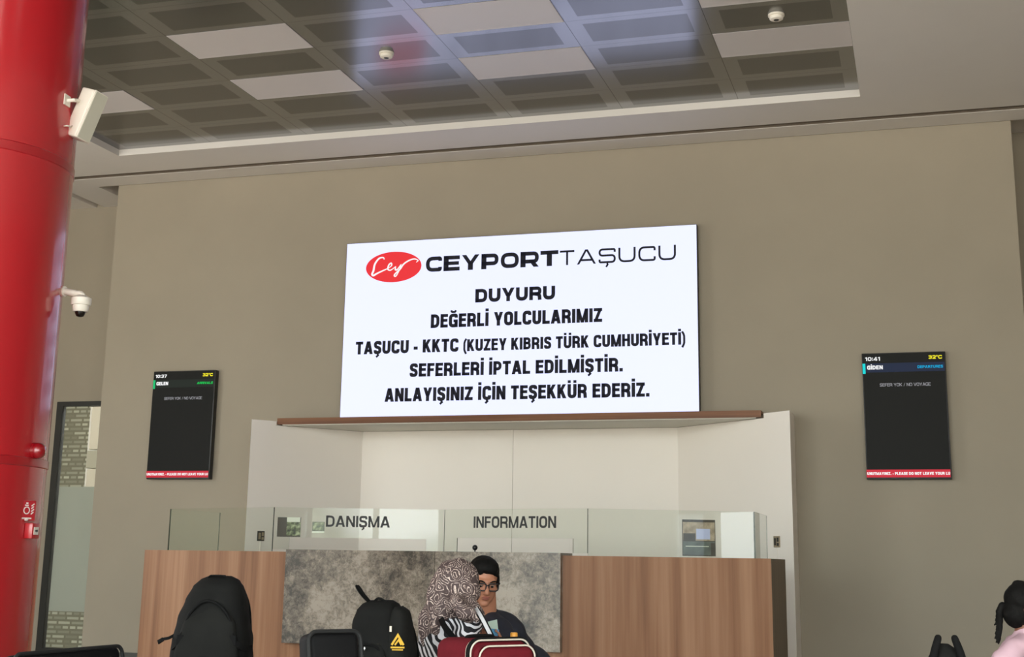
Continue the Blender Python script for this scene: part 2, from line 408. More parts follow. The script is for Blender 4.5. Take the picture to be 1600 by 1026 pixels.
M_CHROME = plain('brushed_steel', (0.6, 0.6, 0.6, 1), 0.3, metal=1.0)
M_TEXT_BLACK = plain('vinyl_lettering', (0.01, 0.01, 0.009, 1), 0.5)

def led_white():
    m, n, l, b, out = nt('led_panel_light'); b.inputs['Base Color'].default_value = (0.03, 0.03, 0.03, 1)
    b.inputs['Emission Color'].default_value = (0.84, 0.88, 1.22, 1); b.inputs['Emission Strength'].default_value = 1.0
    return m
M_LED = led_white()
M_LED_BLACK = glow('led_ink', lin((26, 26, 34)), 1.0)
M_LED_RED = glow('led_red', lin((238, 52, 58)), 1.0)
M_LED_WHITE = glow('led_script_white', lin((252, 250, 252)), 1.0)
M_SCREEN = glow('screen_black', lin((31, 31, 27)), 0.35)
M_S_WHITE = glow('screen_white', (0.95, 0.95, 0.95, 1), 1.0)
M_S_DIM = glow('screen_dim_white', lin((165, 165, 170)), 1.0)
M_S_YEL = glow('screen_yellow', (0.95, 0.85, 0.02, 1), 1.0)
M_S_GRN = glow('screen_green', lin((10, 205, 85)), 1.0)
M_S_GRN_TAB = glow('screen_green_tab', lin((15, 190, 110)), 1.0)
M_S_CYAN = glow('screen_cyan', lin((0, 165, 215)), 1.0)
M_S_CYAN_TAB = glow('screen_cyan_tab', lin((10, 215, 215)), 1.0)
M_S_BLUE = glow('screen_navy', lin((28, 38, 62)), 1.0)
M_S_GREYBAR = glow('screen_green_black', lin((30, 38, 32)), 0.8)
M_S_RED = glow('screen_red', lin((205, 45, 62)), 1.0)

def tile_material():
    """dark glossy metal tiles, each with a perforated field inside a plain border; pattern from the tile grid in metres"""
    m, n, l, b, out = nt('perforated_metal_ceiling')
    tc = n.new('ShaderNodeTexCoord'); sp = n.new('ShaderNodeSeparateXYZ'); l.new(tc.outputs['Object'], sp.inputs[0])
    def math_(op, a, c=None):
        q = n.new('ShaderNodeMath'); q.operation = op
        for i, v in enumerate((a, c)):
            if v is None: continue
            if isinstance(v, (int, float)): q.inputs[i].default_value = v
            else: l.new(v, q.inputs[i])
        return q.outputs[0]
    def edge_dist(axis, origin, size):
        u = math_('DIVIDE', math_('SUBTRACT', sp.outputs[axis], origin), size)
        fr = math_('FRACT', math_('ADD', u, 100.0))
        return math_('MULTIPLY', math_('SUBTRACT', 0.5, math_('ABSOLUTE', math_('SUBTRACT', fr, 0.5))), size)   # metres to nearest joint
    ex = edge_dist('X', TILE_X0, TILE_W); ey = edge_dist('Y', TILE_Y0, TILE_D)
    field = math_('MULTIPLY', math_('GREATER_THAN', ex, 0.135), math_('GREATER_THAN', ey, 0.088))
    joint = math_('MAXIMUM', math_('LESS_THAN', ex, 0.0035), math_('LESS_THAN', ey, 0.002))
    vor = n.new('ShaderNodeTexVoronoi'); vor.inputs['Scale'].default_value = 260; l.new(tc.outputs['Object'], vor.inputs['Vector'])
    hole = math_('LESS_THAN', vor.outputs['Distance'], 0.22)
    mix1 = n.new('ShaderNodeMixRGB'); mix1.inputs['Color1'].default_value = TILE_BORDER; mix1.inputs['Color2'].default_value = TILE_FIELD
    l.new(field, mix1.inputs['Fac'])
    mix2 = n.new('ShaderNodeMixRGB'); mix2.inputs['Color2'].default_value = (0.12, 0.12, 0.12, 1)
    l.new(mix1.outputs[0], mix2.inputs['Color1']); l.new(joint, mix2.inputs['Fac'])
    l.new(mix2.outputs[0], b.inputs['Base Color'])
    b.inputs['Metallic'].default_value = 1.0; b.inputs['Roughness'].default_value = 0.19
    nz = n.new('ShaderNodeTexNoise'); nz.inputs['Scale'].default_value = 1.1; l.new(tc.outputs['Object'], nz.inputs['Vector'])
    bp = n.new('ShaderNodeBump'); bp.inputs['Strength'].default_value = 0.06; bp.inputs['Distance'].default_value = 0.02
    l.new(nz.outputs['Fac'], bp.inputs['Height']); l.new(bp.outputs['Normal'], b.inputs['Normal'])
    return m
TILE_X0, TILE_Y0, TILE_W, TILE_D = -0.415, 13.052, 1.1887, 0.596
TILE_BORDER = (0.305, 0.312, 0.32, 1); TILE_FIELD = (0.172, 0.176, 0.178, 1)
M_TILE = tile_material()

def wood_material(name, dark, mid, light, horizontal=False, rough=0.42):
    m, n, l, b, out = nt(name)
    tc = n.new('ShaderNodeTexCoord'); mp = n.new('ShaderNodeMapping')
    mp.inputs['Scale'].default_value = (0.35, 6, 14) if horizontal else (7, 7, 0.22)
    l.new(tc.outputs['Object'], mp.inputs['Vector'])
    n1 = n.new('ShaderNodeTexNoise'); n1.inputs['Scale'].default_value = 1.0; n1.inputs['Detail'].default_value = 3; n1.inputs['Distortion'].default_value = 0.15
    n2 = n.new('ShaderNodeTexNoise'); n2.inputs['Scale'].default_value = 7.0; n2.inputs['Detail'].default_value = 5
    l.new(mp.outputs[0], n1.inputs['Vector']); l.new(mp.outputs[0], n2.inputs['Vector'])
    ad = n.new('ShaderNodeMath'); ad.operation = 'MULTIPLY_ADD'; ad.inputs[1].default_value = 0.28
    l.new(n2.outputs['Fac'], ad.inputs[0]); l.new(n1.outputs['Fac'], ad.inputs[2])
    r = n.new('ShaderNodeValToRGB'); e = r.color_ramp.elements
    e[0].position = 0.42; e[0].color = dark; e[1].position = 0.86; e[1].color = light
    k = r.color_ramp.elements.new(0.62); k.color = mid
    l.new(ad.outputs[0], r.inputs['Fac']); l.new(r.outputs['Color'], b.inputs['Base Color'])
    b.inputs['Roughness'].default_value = rough; b.inputs['Specular IOR Level'].default_value = 0.25
    return m
M_WOOD = wood_material('walnut_laminate', lin((122, 82, 55)), lin((148, 105, 75)), lin((170, 128, 97)))
M_WOOD_H = wood_material('walnut_edge', lin((92, 58, 37)), lin((118, 76, 50)), lin((140, 96, 66)), horizontal=True)
M_WOOD_END = wood_material('end_panel_brown', lin((98, 80, 62)), lin((108, 90, 70)), lin((116, 98, 78)))  # end panels get a darker, greyer brown than the front

def marble_material():
    m, n, l, b, out = nt('brown_grey_marble')
    tc = n.new('ShaderNodeTexCoord')
    big = n.new('ShaderNodeTexNoise'); big.inputs['Scale'].default_value = 2.2; big.inputs['Detail'].default_value = 8; big.inputs['Roughness'].default_value = 0.66; big.inputs['Distortion'].default_value = 0.25
    fine = n.new('ShaderNodeTexNoise'); fine.inputs['Scale'].default_value = 22; fine.inputs['Detail'].default_value = 12; fine.inputs['Roughness'].default_value = 0.82; fine.inputs['Distortion'].default_value = 0.5
    vein = n.new('ShaderNodeTexNoise'); vein.inputs['Scale'].default_value = 3.4; vein.inputs['Detail'].default_value = 5; vein.inputs['Distortion'].default_value = 2.2
    for q in (big, fine, vein): l.new(tc.outputs['Object'], q.inputs['Vector'])
    mx = n.new('ShaderNodeMath'); mx.operation = 'MULTIPLY_ADD'; mx.inputs[1].default_value = 0.9
    l.new(fine.outputs['Fac'], mx.inputs[0]); l.new(big.outputs['Fac'], mx.inputs[2])
    r = n.new('ShaderNodeValToRGB'); e = r.color_ramp.elements
    e[0].position = 0.665; e[0].color = lin((56, 50, 42)); e[1].position = 0.885; e[1].color = lin((166, 154, 139))
    k = e.new(0.735); k.color = lin((100, 90, 78)); k = e.new(0.795); k.color = lin((126, 115, 101))
    sc_ = n.new('ShaderNodeMath'); sc_.operation = 'MULTIPLY'; sc_.inputs[1].default_value = 0.82; l.new(mx.outputs[0], sc_.inputs[0]); l.new(sc_.outputs[0], r.inputs['Fac'])
    vr = n.new('ShaderNodeValToRGB'); ve = vr.color_ramp.elements
    ve[0].position = 0.486; ve[0].color = (0, 0, 0, 1); ve[1].position = 0.509; ve[1].color = (0, 0, 0, 1)
    k = ve.new(0.497); k.color = (0.4, 0.4, 0.4, 1)
    l.new(vein.outputs['Fac'], vr.inputs['Fac'])
    mm = n.new('ShaderNodeMixRGB'); mm.inputs['Color2'].default_value = lin((164, 151, 134))
    l.new(r.outputs['Color'], mm.inputs['Color1']); l.new(vr.outputs['Color'], mm.inputs['Fac'])
    l.new(mm.outputs[0], b.inputs['Base Color']); b.inputs['Roughness'].default_value = 0.32
    return m
M_MARBLE = marble_material()

def pane_material(name, tint, refl=1.0, haze=0.0):
    """thin glass: mostly see-through with a Fresnel mirror on top"""
    m = bpy.data.materials.new(name); m.use_nodes = True; n = m.node_tree.nodes; l = m.node_tree.links; n.clear()
    out = n.new('ShaderNodeOutputMaterial'); tr = n.new('ShaderNodeBsdfTransparent'); tr.inputs[0].default_value = tint
    gl = n.new('ShaderNodeBsdfGlossy'); gl.inputs['Roughness'].default_value = 0.0
    fr = n.new('ShaderNodeFresnel'); fr.inputs['IOR'].default_value = 1.5
    mu = n.new('ShaderNodeMath'); mu.operation = 'MULTIPLY'; mu.inputs[1].default_value = refl; mu.use_clamp = True
    mx = n.new('ShaderNodeMixShader')
    geo = n.new('ShaderNodeNewGeometry'); fb = n.new('ShaderNodeMath'); fb.operation = 'SUBTRACT'; fb.inputs[0].default_value = 1.0    # mirror only where light enters
    ml = n.new('ShaderNodeMath'); ml.operation = 'MULTIPLY'; l.new(geo.outputs['Backfacing'], fb.inputs[1]); l.new(mu.outputs[0], ml.inputs[0]); l.new(fb.outputs[0], ml.inputs[1])
    l.new(fr.outputs[0], mu.inputs[0]); l.new(ml.outputs[0], mx.inputs[0]); l.new(tr.outputs[0], mx.inputs[1]); l.new(gl.outputs[0], mx.inputs[2])
    last = mx
    if haze:
        df = n.new('ShaderNodeBsdfDiffuse'); df.inputs[0].default_value = lin((150, 160, 145))
        m2 = n.new('ShaderNodeMixShader'); m2.inputs[0].default_value = haze
        l.new(mx.outputs[0], m2.inputs[1]); l.new(df.outputs[0], m2.inputs[2]); last = m2
    l.new(last.outputs[0], out.inputs[0])
    return m
M_GLASS = pane_material('counter_glass', (0.93, 0.955, 0.93, 1), 1.0)
M_TINTED = pane_material('tinted_window_glass', (0.42, 0.44, 0.46, 1), 1.0)
M_WINGLASS = pane_material('window_glass', (0.97, 0.98, 0.97, 1), 1.0)
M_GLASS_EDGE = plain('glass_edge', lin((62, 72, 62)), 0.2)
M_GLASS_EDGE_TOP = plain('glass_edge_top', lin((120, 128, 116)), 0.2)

def film_material():
    """printed window film: bands of pale dashes on a grey-brown ground"""
    m, n, l, b, out = nt('patterned_window_film')
    tc = n.new('ShaderNodeTexCoord')
    mp = n.new('ShaderNodeMapping'); mp.inputs['Rotation'].default_value = (math.radians(90), 0, 0); l.new(tc.outputs['Object'], mp.inputs['Vector'])
    br = n.new('ShaderNodeTexBrick'); br.offset = 0.37; br.squash = 0.55; br.squash_frequency = 3; br.offset_frequency = 2
    br.inputs['Scale'].default_value = 1.0; br.inputs['Brick Width'].default_value = 0.19; br.inputs['Row Height'].default_value = 0.056
    br.inputs['Mortar Size'].default_value = 0.014; br.inputs['Mortar Smooth'].default_value = 0.1
    br.inputs['Color1'].default_value = lin((214, 211, 190)); br.inputs['Color2'].default_value = lin((136, 130, 110)); br.inputs['Mortar'].default_value = lin((140, 134, 114))
    br.inputs['Bias'].default_value = -0.1
    l.new(mp.outputs[0], br.inputs['Vector'])
    l.new(br.outputs['Color'], b.inputs['Base Color']); b.inputs['Roughness'].default_value = 0.35
    return m
M_FILM = film_material()
M_FROST = plain('frosted_film', lin((186, 188, 176)), 0.35, var=0.02, vscale=0.8)

def zebra_material():
    m, n, l, b, out = nt('zebra_print_cloth')
    tc = n.new('ShaderNodeTexCoord'); mp = n.new('ShaderNodeMapping'); mp.inputs['Rotation'].default_value = (0.4, 0.5, 0.7)
    l.new(tc.outputs['Object'], mp.inputs['Vector'])
    w = n.new('ShaderNodeTexWave'); w.inputs['Scale'].default_value = 12; w.inputs['Distortion'].default_value = 9; w.inputs['Detail'].default_value = 1.5; w.inputs['Detail Scale'].default_value = 0.9
    l.new(mp.outputs[0], w.inputs['Vector'])
    r = n.new('ShaderNodeValToRGB'); r.color_ramp.interpolation = 'CONSTANT'
    r.color_ramp.elements[0].color = lin((20, 19, 24)); r.color_ramp.elements[1].position = 0.52; r.color_ramp.elements[1].color = lin((226, 224, 228))
    l.new(w.outputs['Fac'], r.inputs['Fac']); l.new(r.outputs['Color'], b.inputs['Base Color']); b.inputs['Roughness'].default_value = 0.8
    return m
M_ZEBRA = zebra_material()
def paisley_material():
    m, n, l, b, out = nt('paisley_scarf_cloth')
    tc = n.new('ShaderNodeTexCoord')
    nz = n.new('ShaderNodeTexNoise'); nz.inputs['Scale'].default_value = 16; nz.inputs['Detail'].default_value = 1
    l.new(tc.outputs['Object'], nz.inputs['Vector'])
    mixv = n.new('ShaderNodeVectorMath'); mixv.operation = 'MULTIPLY_ADD'; mixv.inputs[1].default_value = (0.06, 0.06, 0.06)
    l.new(nz.outputs['Color'], mixv.inputs[0]); l.new(tc.outputs['Object'], mixv.inputs[2])
    v = n.new('ShaderNodeTexVoronoi'); v.inputs['Scale'].default_value = 15; l.new(mixv.outputs[0], v.inputs['Vector'])
    ml = n.new('ShaderNodeMath'); ml.operation = 'MULTIPLY'; ml.inputs[1].default_value = 40; l.new(v.outputs['Distance'], ml.inputs[0])
    sn = n.new('ShaderNodeMath'); sn.operation = 'SINE'; l.new(ml.outputs[0], sn.inputs[0])
    v2 = n.new('ShaderNodeTexVoronoi'); v2.inputs['Scale'].default_value = 110; l.new(mixv.outputs[0], v2.inputs['Vector'])
    ad = n.new('ShaderNodeMath'); ad.operation = 'MULTIPLY_ADD'; ad.inputs[1].default_value = -0.9; l.new(v2.outputs['Distance'], ad.inputs[0]); l.new(sn.outputs[0], ad.inputs[2])
    r = n.new('ShaderNodeValToRGB'); e = r.color_ramp.elements
    e[0].position = 0.0; e[0].color = lin((78, 63, 62)); e[1].position = 0.66; e[1].color = lin((222, 204, 192))
    k = e.new(0.30); k.color = lin((150, 130, 122))
    l.new(ad.outputs[0], r.inputs['Fac']); l.new(r.outputs['Color'], b.inputs['Base Color']); b.inputs['Roughness'].default_value = 0.75
    return m
M_PAISLEY = paisley_material()
M_BAG = plain('black_nylon', (0.0085, 0.0085, 0.008, 1), 0.8, spec=0.12, var=0.25, vscale=9, bump=0.3, bscale=500)
M_BAG2 = plain('black_nylon_panel', (0.0115, 0.0115, 0.0105, 1), 0.8, spec=0.12, var=0.2, vscale=7, bump=0.3, bscale=500)
M_STRAP = plain('black_webbing', (0.006, 0.006, 0.006, 1), 0.8, spec=0.12)
M_SEAT = plain('black_leatherette', (0.008, 0.008, 0.0085, 1), 0.6, spec=0.12, var=0.1, bump=0.15, bscale=300)
M_SEAT_PIPE = plain('seat_piping', (0.02, 0.02, 0.02, 1), 0.6, spec=0.2)
M_CASE = plain('burgundy_fabric', lin((108, 28, 37)), 0.85, spec=0.15, var=0.08, vscale=20, bump=0.4, bscale=700)
M_PIPE_W = plain('cream_piping', lin((222, 212, 196)), 0.6)
M_STRAP_W = plain('white_strap', lin((206, 204, 206)), 0.8)
M_SKIN = plain('skin_tan', lin((178, 122, 94)), 0.5, var=0.05, vscale=14)
M_SKIN_D = plain('skin_brown', lin((122, 76, 58)), 0.5, var=0.05, vscale=14)
M_LIP = plain('lips', lin((150, 88, 74)), 0.45)
M_HAIR = plain('black_hair', (0.006, 0.0055, 0.005, 1), 0.7, spec=0.12, var=0.3, vscale=60, bump=0.5, bscale=300)
M_NAVY = plain('navy_cotton', lin((30, 32, 44)), 0.85, var=0.1, vscale=20)
M_PINK = plain('pink_cotton', lin((208, 172, 184)), 0.85, var=0.03, vscale=20)
M_JEANS = plain('dark_trousers', lin((40, 42, 52)), 0.85)
M_YELLOW = plain('yellow_print', lin((215, 170, 40)), 0.6)
M_EYE = plain('eye_white', lin((158, 140, 130)), 0.4)
M_PAPER = plain('pale_green_paper', lin((196, 218, 204)), 0.7)
M_BLUE = plain('blue_card', lin((90, 150, 190)), 0.5)
M_ORANGE = plain('orange_plastic', lin((232, 160, 60)), 0.4)
M_SOCKET = plain('socket_metal', lin((150, 136, 112)), 0.4)

# ------------------------------------------------------------------ the room
Z_SOFFIT, Z_TILE = 5.701, 5.775
WALL_Y, SET_Y = 14.2, 15.08
WX0, WX1 = -9.468, 1.04             # the projecting main wall
RX0 = TILE_X0 - 7 * TILE_W; RX1 = TILE_X0 + 0.003   # the ceiling recess
RY1 = TILE_Y0; RY0 = -4.9

bm = bmesh.new(); box(bm, LEFT_X - 0.3, RIGHT_X + 0.3, REAR_Y - 0.3, 18.5, -0.2, 0.0); struct('floor', bm, M_FLOOR)

# main wall with the niche behind the counter cut out of it
NX0, NX1, NZ = -6.80, -1.81, 2.66
bm = bmesh.new()
box(bm, WX0, NX0, WALL_Y, SET_Y, 0, Z_SOFFIT + 0.139); box(bm, NX1, WX1, WALL_Y, SET_Y, 0, Z_SOFFIT + 0.139)
box(bm, NX0, NX1, WALL_Y, SET_Y, NZ + 0.01, Z_SOFFIT + 0.139); box(bm, NX0, NX1, 14.9, SET_Y, 0, NZ + 0.01)
struct('wall_back', bm, M_WALL)
bm = bmesh.new(); box(bm, WX0 + 0.003, -7.35, WALL_Y - 0.014, WALL_Y, 0, 0.107); box(bm, -1.2, WX1 - 0.003, WALL_Y - 0.014, WALL_Y, 0, 0.107)
struct('baseboard_back', bm, M_SKIRT)
# set-back walls either side, with the glazed opening on the left
OX0, OX1, OZ1 = -10.70, -9.3, 3.12
bm = bmesh.new()
box(bm, LEFT_X, OX0, SET_Y, SET_Y + 0.15, 0, 6.2); box(bm, OX0, OX1, SET_Y, SET_Y + 0.15, OZ1, 6.2); box(bm, OX1, WX0 + 0.6, SET_Y, SET_Y + 0.15, 0, 6.2)
struct('wall_setback_left', bm, M_WALL)
bm = bmesh.new(); box(bm, WX1 - 0.3, RIGHT_X, SET_Y, SET_Y + 0.15, 0, 6.2); struct('wall_setback_right', bm, M_WALL)
bm = bmesh.new()
box(bm, LEFT_X - 0.15, LEFT_X, REAR_Y, 5.6, 0, 6.2); box(bm, LEFT_X - 0.15, LEFT_X, 8.4, SET_Y + 0.15, 0, 6.2)
box(bm, LEFT_X - 0.15, LEFT_X, 5.6, 8.4, 0, 0.1); box(bm, LEFT_X - 0.15, LEFT_X, 5.6, 8.4, 5.5, 6.2)
struct('wall_left', bm, M_REARWALL)
bm = bmesh.new()
box(bm, RIGHT_X, RIGHT_X + 0.15, REAR_Y, -4.9, 0, 6.2); box(bm, RIGHT_X, RIGHT_X + 0.15, -1.3, 1.5, 0, 6.2); box(bm, RIGHT_X, RIGHT_X + 0.15, -4.9, -1.3, 0, 0.1); box(bm, RIGHT_X, RIGHT_X + 0.15, -4.9, -1.3, 5.5, 6.2); box(bm, RIGHT_X, RIGHT_X + 0.15, 3.8, SET_Y + 0.15, 0, 6.2); box(bm, RIGHT_X, RIGHT_X + 0.15, 1.5, 3.8, 2.3, 6.2)
box(bm, RIGHT_X, RIGHT_X + 0.15, 1.5, 2.5, 0, 0.8); box(bm, RIGHT_X, RIGHT_X + 0.15, 2.5, 2.7, 0, 2.3)
struct('wall_right', bm, M_RIGHTWALL)
bm = bmesh.new()
box(bm, LEFT_X, -12.8, REAR_Y - 0.15, REAR_Y, 0, 6.2); box(bm, 4.2, RIGHT_X, REAR_Y - 0.15, REAR_Y, 0, 6.2)
box(bm, -12.8, 4.2, REAR_Y - 0.15, REAR_Y, 0, 0.1); box(bm, -12.8, 4.2, REAR_Y - 0.15, REAR_Y, 5.5, 6.2)
struct('wall_rear', bm, M_REARWALL)
# ceiling: plaster soffit around a recess of metal tiles
bm = bmesh.new()
zt = 6.1
box(bm, LEFT_X, RX0, REAR_Y, 13.71, Z_SOFFIT, zt); box(bm, RX1, RIGHT_X, REAR_Y, 13.71, Z_SOFFIT, zt)
box(bm, RX0, RX1, RY1, 13.71, Z_SOFFIT, zt); box(bm, RX0, RX1, REAR_Y, RY0, Z_SOFFIT, zt)
box(bm, LEFT_X, RIGHT_X, 13.71, 13.83, Z_SOFFIT + 0.10, zt)                       # shadow groove
box(bm, LEFT_X, RIGHT_X, 13.83, WALL_Y - 0.022, Z_SOFFIT, zt)                     # strip along the wall
box(bm, LEFT_X, RIGHT_X, WALL_Y - 0.022, SET_Y + 0.15, Z_SOFFIT + 0.14, zt)       # higher bays over the set-back walls
box(bm, -10.245, -9.745, WALL_Y - 0.022, SET_Y, Z_SOFFIT, Z_SOFFIT + 0.14)        # cross beam
box(bm, LEFT_X, -10.365, WALL_Y - 0.022, SET_Y, Z_SOFFIT, Z_SOFFIT + 0.14)
struct('ceiling_soffit', bm, M_SOFFIT)
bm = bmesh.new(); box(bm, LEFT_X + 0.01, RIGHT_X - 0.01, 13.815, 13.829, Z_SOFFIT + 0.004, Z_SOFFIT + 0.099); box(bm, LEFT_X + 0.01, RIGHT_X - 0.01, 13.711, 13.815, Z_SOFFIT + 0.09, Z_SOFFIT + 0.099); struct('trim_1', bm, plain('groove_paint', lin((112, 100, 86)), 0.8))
bm = bmesh.new(); box(bm, RX0, RX1, RY0, RY1, Z_TILE, Z_TILE + 0.03); o = struct('ceiling_tiles', bm, M_TILE)
bm = bmesh.new(); box(bm, LEFT_X - 0.3, RIGHT_X + 0.3, REAR_Y - 0.3, 18.5, 6.2, 6.3); struct('ceiling_slab', bm, M_SOFFIT)

# unlit panel lights in the tile grid
M_LIGHTPANEL = plain('opal_diffuser', lin((212, 206, 204)), 0.3, var=0.0, spec=0.6)
M_LIGHTRIM = plain('panel_rim', lin((212, 206, 204)), 0.4)
LIGHTS = {(6, 2): 'pale ceiling light panel half hidden behind the white loudspeaker', (4, 2): 'pale ceiling light panel left of centre, the one nearer the back wall',
          (4, 4): 'pale ceiling light panel left of centre, the one farther from the back wall', (2, 4): 'pale ceiling light panel at the top edge inside the bluish reflection',
          (2, 2): 'pale ceiling light panel at the lower edge of the bluish reflection', (0, 2): 'pale ceiling light panel against the right edge of the dark tiles',
          (0, 4): 'pale ceiling light panel cut by the top of the picture above the right smoke detector'}
proto = None
for (i, j), lab in LIGHTS.items():
    x1 = TILE_X0 - i * TILE_W; y1 = TILE_Y0 - j * TILE_D; cx, cy = x1 - TILE_W / 2, y1 - TILE_D / 2
    if proto is None:
        t = thing('ceiling_light', lab, 'ceiling light', (cx, cy, Z_TILE), group='light panels in the tiled ceiling'); proto = t
        hw, hd = TILE_W / 2 - 0.006, TILE_D / 2 - 0.005
        obj('diffuser', bx(-hw + 0.012, hw - 0.012, -hd + 0.012, hd - 0.012, -0.0025, -0.001), M_LIGHTPANEL, t)
        bm = bmesh.new(); box(bm, -hw, hw, -hd, -hd + 0.012, -0.0032, -0.001); box(bm, -hw, hw, hd - 0.012, hd, -0.0032, -0.001)
        box(bm, -hw, -hw + 0.012, -hd + 0.012, hd - 0.012, -0.0032, -0.001); box(bm, hw - 0.012, hw, -hd + 0.012, hd - 0.012, -0.0032, -0.001)
        obj('frame', bm, M_LIGHTRIM, t)
    else:
        t = proto.copy(); C.objects.link(t); t.location = (cx, cy, Z_TILE); t['label'] = lab
        for ch in list(proto.children):
            c = ch.copy(); C.objects.link(c); c.parent = t
for (i, j), lab in {(3, 3): 'small smoke detector in the lilac reflection on the dark tiles', (0, 3): 'small smoke detector on the dark tiles near their right edge'}.items():
    cx = TILE_X0 - (i + 0.5) * TILE_W; cy = TILE_Y0 - (j + 0.5) * TILE_D
    t = thing('smoke_detector', lab, 'smoke detector', (cx, cy, Z_TILE), group='ceiling smoke detectors')
    bm = bmesh.new(); lathe(bm, [(0.0, -0.001), (0.070, -0.001), (0.070, -0.016), (0.06, -0.020), (0.0, -0.020)], 28); auto_smooth(obj('base', bm, M_IVORY, t))
    bm = bmesh.new(); lathe(bm, [(0.056, -0.020), (0.060, -0.028), (0.056, -0.044), (0.042, -0.051), (0.0, -0.051)], 28); auto_smooth(obj('sensor_head', bm, M_IVORY, t))
    bm = bmesh.new(); lathe(bm, [(0.0, -0.0505), (0.024, -0.0505), (0.020, -0.054), (0.0, -0.055)], 20); obj('sensor_grille', bm, M_DARK, t, label='dark centre of the detector')

# ------------------------------------------------------------------ glazing behind the camera (it lights the hall and shows in the counter glass)
def glazing(name, n, along0, along1, z0, z1, fixed, axis, transom):
    step = (along1 - along0) / n
    for k in range(n):
        a0, a1 = along0 + k * step, along0 + (k + 1) * step
        def B(bm, u0, u1, w0, w1, zz0, zz1):
            if axis == 'x': box(bm, u0, u1, fixed + w0, fixed + w1, zz0, zz1)
            else: box(bm, fixed + w0, fixed + w1, u0, u1, zz0, zz1)
        bm = bmesh.new(); m = 0.06
        B(bm, a0, a0 + m, -0.1, 0.02, z0, z1); B(bm, a1 - m, a1, -0.1, 0.02, z0, z1)
        B(bm, a0 + m, a1 - m, -0.1, 0.02, z0, z0 + m); B(bm, a0 + m, a1 - m, -0.1, 0.02, z1 - m, z1); B(bm, a0 + m, a1 - m, -0.1, 0.02, transom - m / 2, transom + m / 2)
        w = struct(f'{name}_{k + 1}', bm, M_MULLION)
        bm = bmesh.new(); B(bm, a0 + m, a1 - m, -0.05, -0.044, z0 + m, transom - m / 2); B(bm, a0 + m, a1 - m, -0.05, -0.044, transom + m / 2, z1 - m)
        struct('window_pane', bm, M_WINGLASS, w)
M_MULLION = plain('window_mullion', lin((170, 168, 160)), 0.5)
glazing('window', 12, -12.0 - 0.8, 4.0, 0.1, 5.5, REAR_Y, 'x', 3.4)
bm = bmesh.new()
for k in range(3):
    y0 = 5.6 + k * 1.365; box(bm, LEFT_X - 0.1, LEFT_X + 0.02, y0, y0 + 0.07, 0.1, 5.5)
box(bm, LEFT_X - 0.1, LEFT_X + 0.02, 5.6, 8.4, 0.1, 0.16); box(bm, LEFT_X - 0.1, LEFT_X + 0.02, 5.6, 8.4, 5.44, 5.5)
w = struct('window_13', bm, M_MULLION)  # unseen left glazing, added to bring more daylight into the hall
bm = bmesh.new(); box(bm, LEFT_X - 0.05, LEFT_X - 0.044, 5.67, 8.33, 0.16, 5.44); struct('window_pane', bm, M_WINGLASS, w)
bm = bmesh.new()
for k in range(3):
    y0 = -4.9 + k * 1.765; box(bm, RIGHT_X - 0.02, RIGHT_X + 0.1, y0, y0 + 0.07, 0.1, 5.5)
box(bm, RIGHT_X - 0.02, RIGHT_X + 0.1, -4.9, -1.3, 0.1, 0.16); box(bm, RIGHT_X - 0.02, RIGHT_X + 0.1, -4.9, -1.3, 5.44, 5.5)
w = struct('window_16', bm, M_MULLION)  # unseen right glazing, added to brighten the left white wing
bm = bmesh.new(); box(bm, RIGHT_X + 0.044, RIGHT_X + 0.05, -4.83, -1.37, 0.16, 5.44); struct('window_pane', bm, M_WINGLASS, w)
bm = bmesh.new()
box(bm, RIGHT_X - 0.02, RIGHT_X + 0.1, 1.5, 1.56, 0.8, 2.3); box(bm, RIGHT_X - 0.02, RIGHT_X + 0.1, 2.44, 2.5, 0.8, 2.3)
box(bm, RIGHT_X - 0.02, RIGHT_X + 0.1, 1.56, 2.44, 0.8, 0.86); box(bm, RIGHT_X - 0.02, RIGHT_X + 0.1, 1.56, 2.44, 2.05, 2.3)
w = struct('window_14', bm, M_DARK)
bm = bmesh.new(); box(bm, RIGHT_X + 0.03, RIGHT_X + 0.036, 1.56, 2.44, 0.86, 2.05); struct('window_pane', bm, M_TINTED, w)
bm = bmesh.new()
for y0 in (2.7, 3.74): box(bm, RIGHT_X - 0.02, RIGHT_X + 0.1, y0, y0 + 0.06, 0, 2.3)
box(bm, RIGHT_X - 0.02, RIGHT_X + 0.1, 2.76, 3.74, 2.06, 2.14); box(bm, RIGHT_X - 0.02, RIGHT_X + 0.1, 2.76, 3.74, 2.26, 2.3)
w = struct('door_1', bm, M_MULLION)
bm = bmesh.new(); box(bm, RIGHT_X + 0.03, RIGHT_X + 0.036, 2.76, 3.74, 0.02, 2.06); box(bm, RIGHT_X + 0.03, RIGHT_X + 0.036, 2.76, 3.74, 2.14, 2.26); struct('door_pane', bm, M_WINGLASS, w)

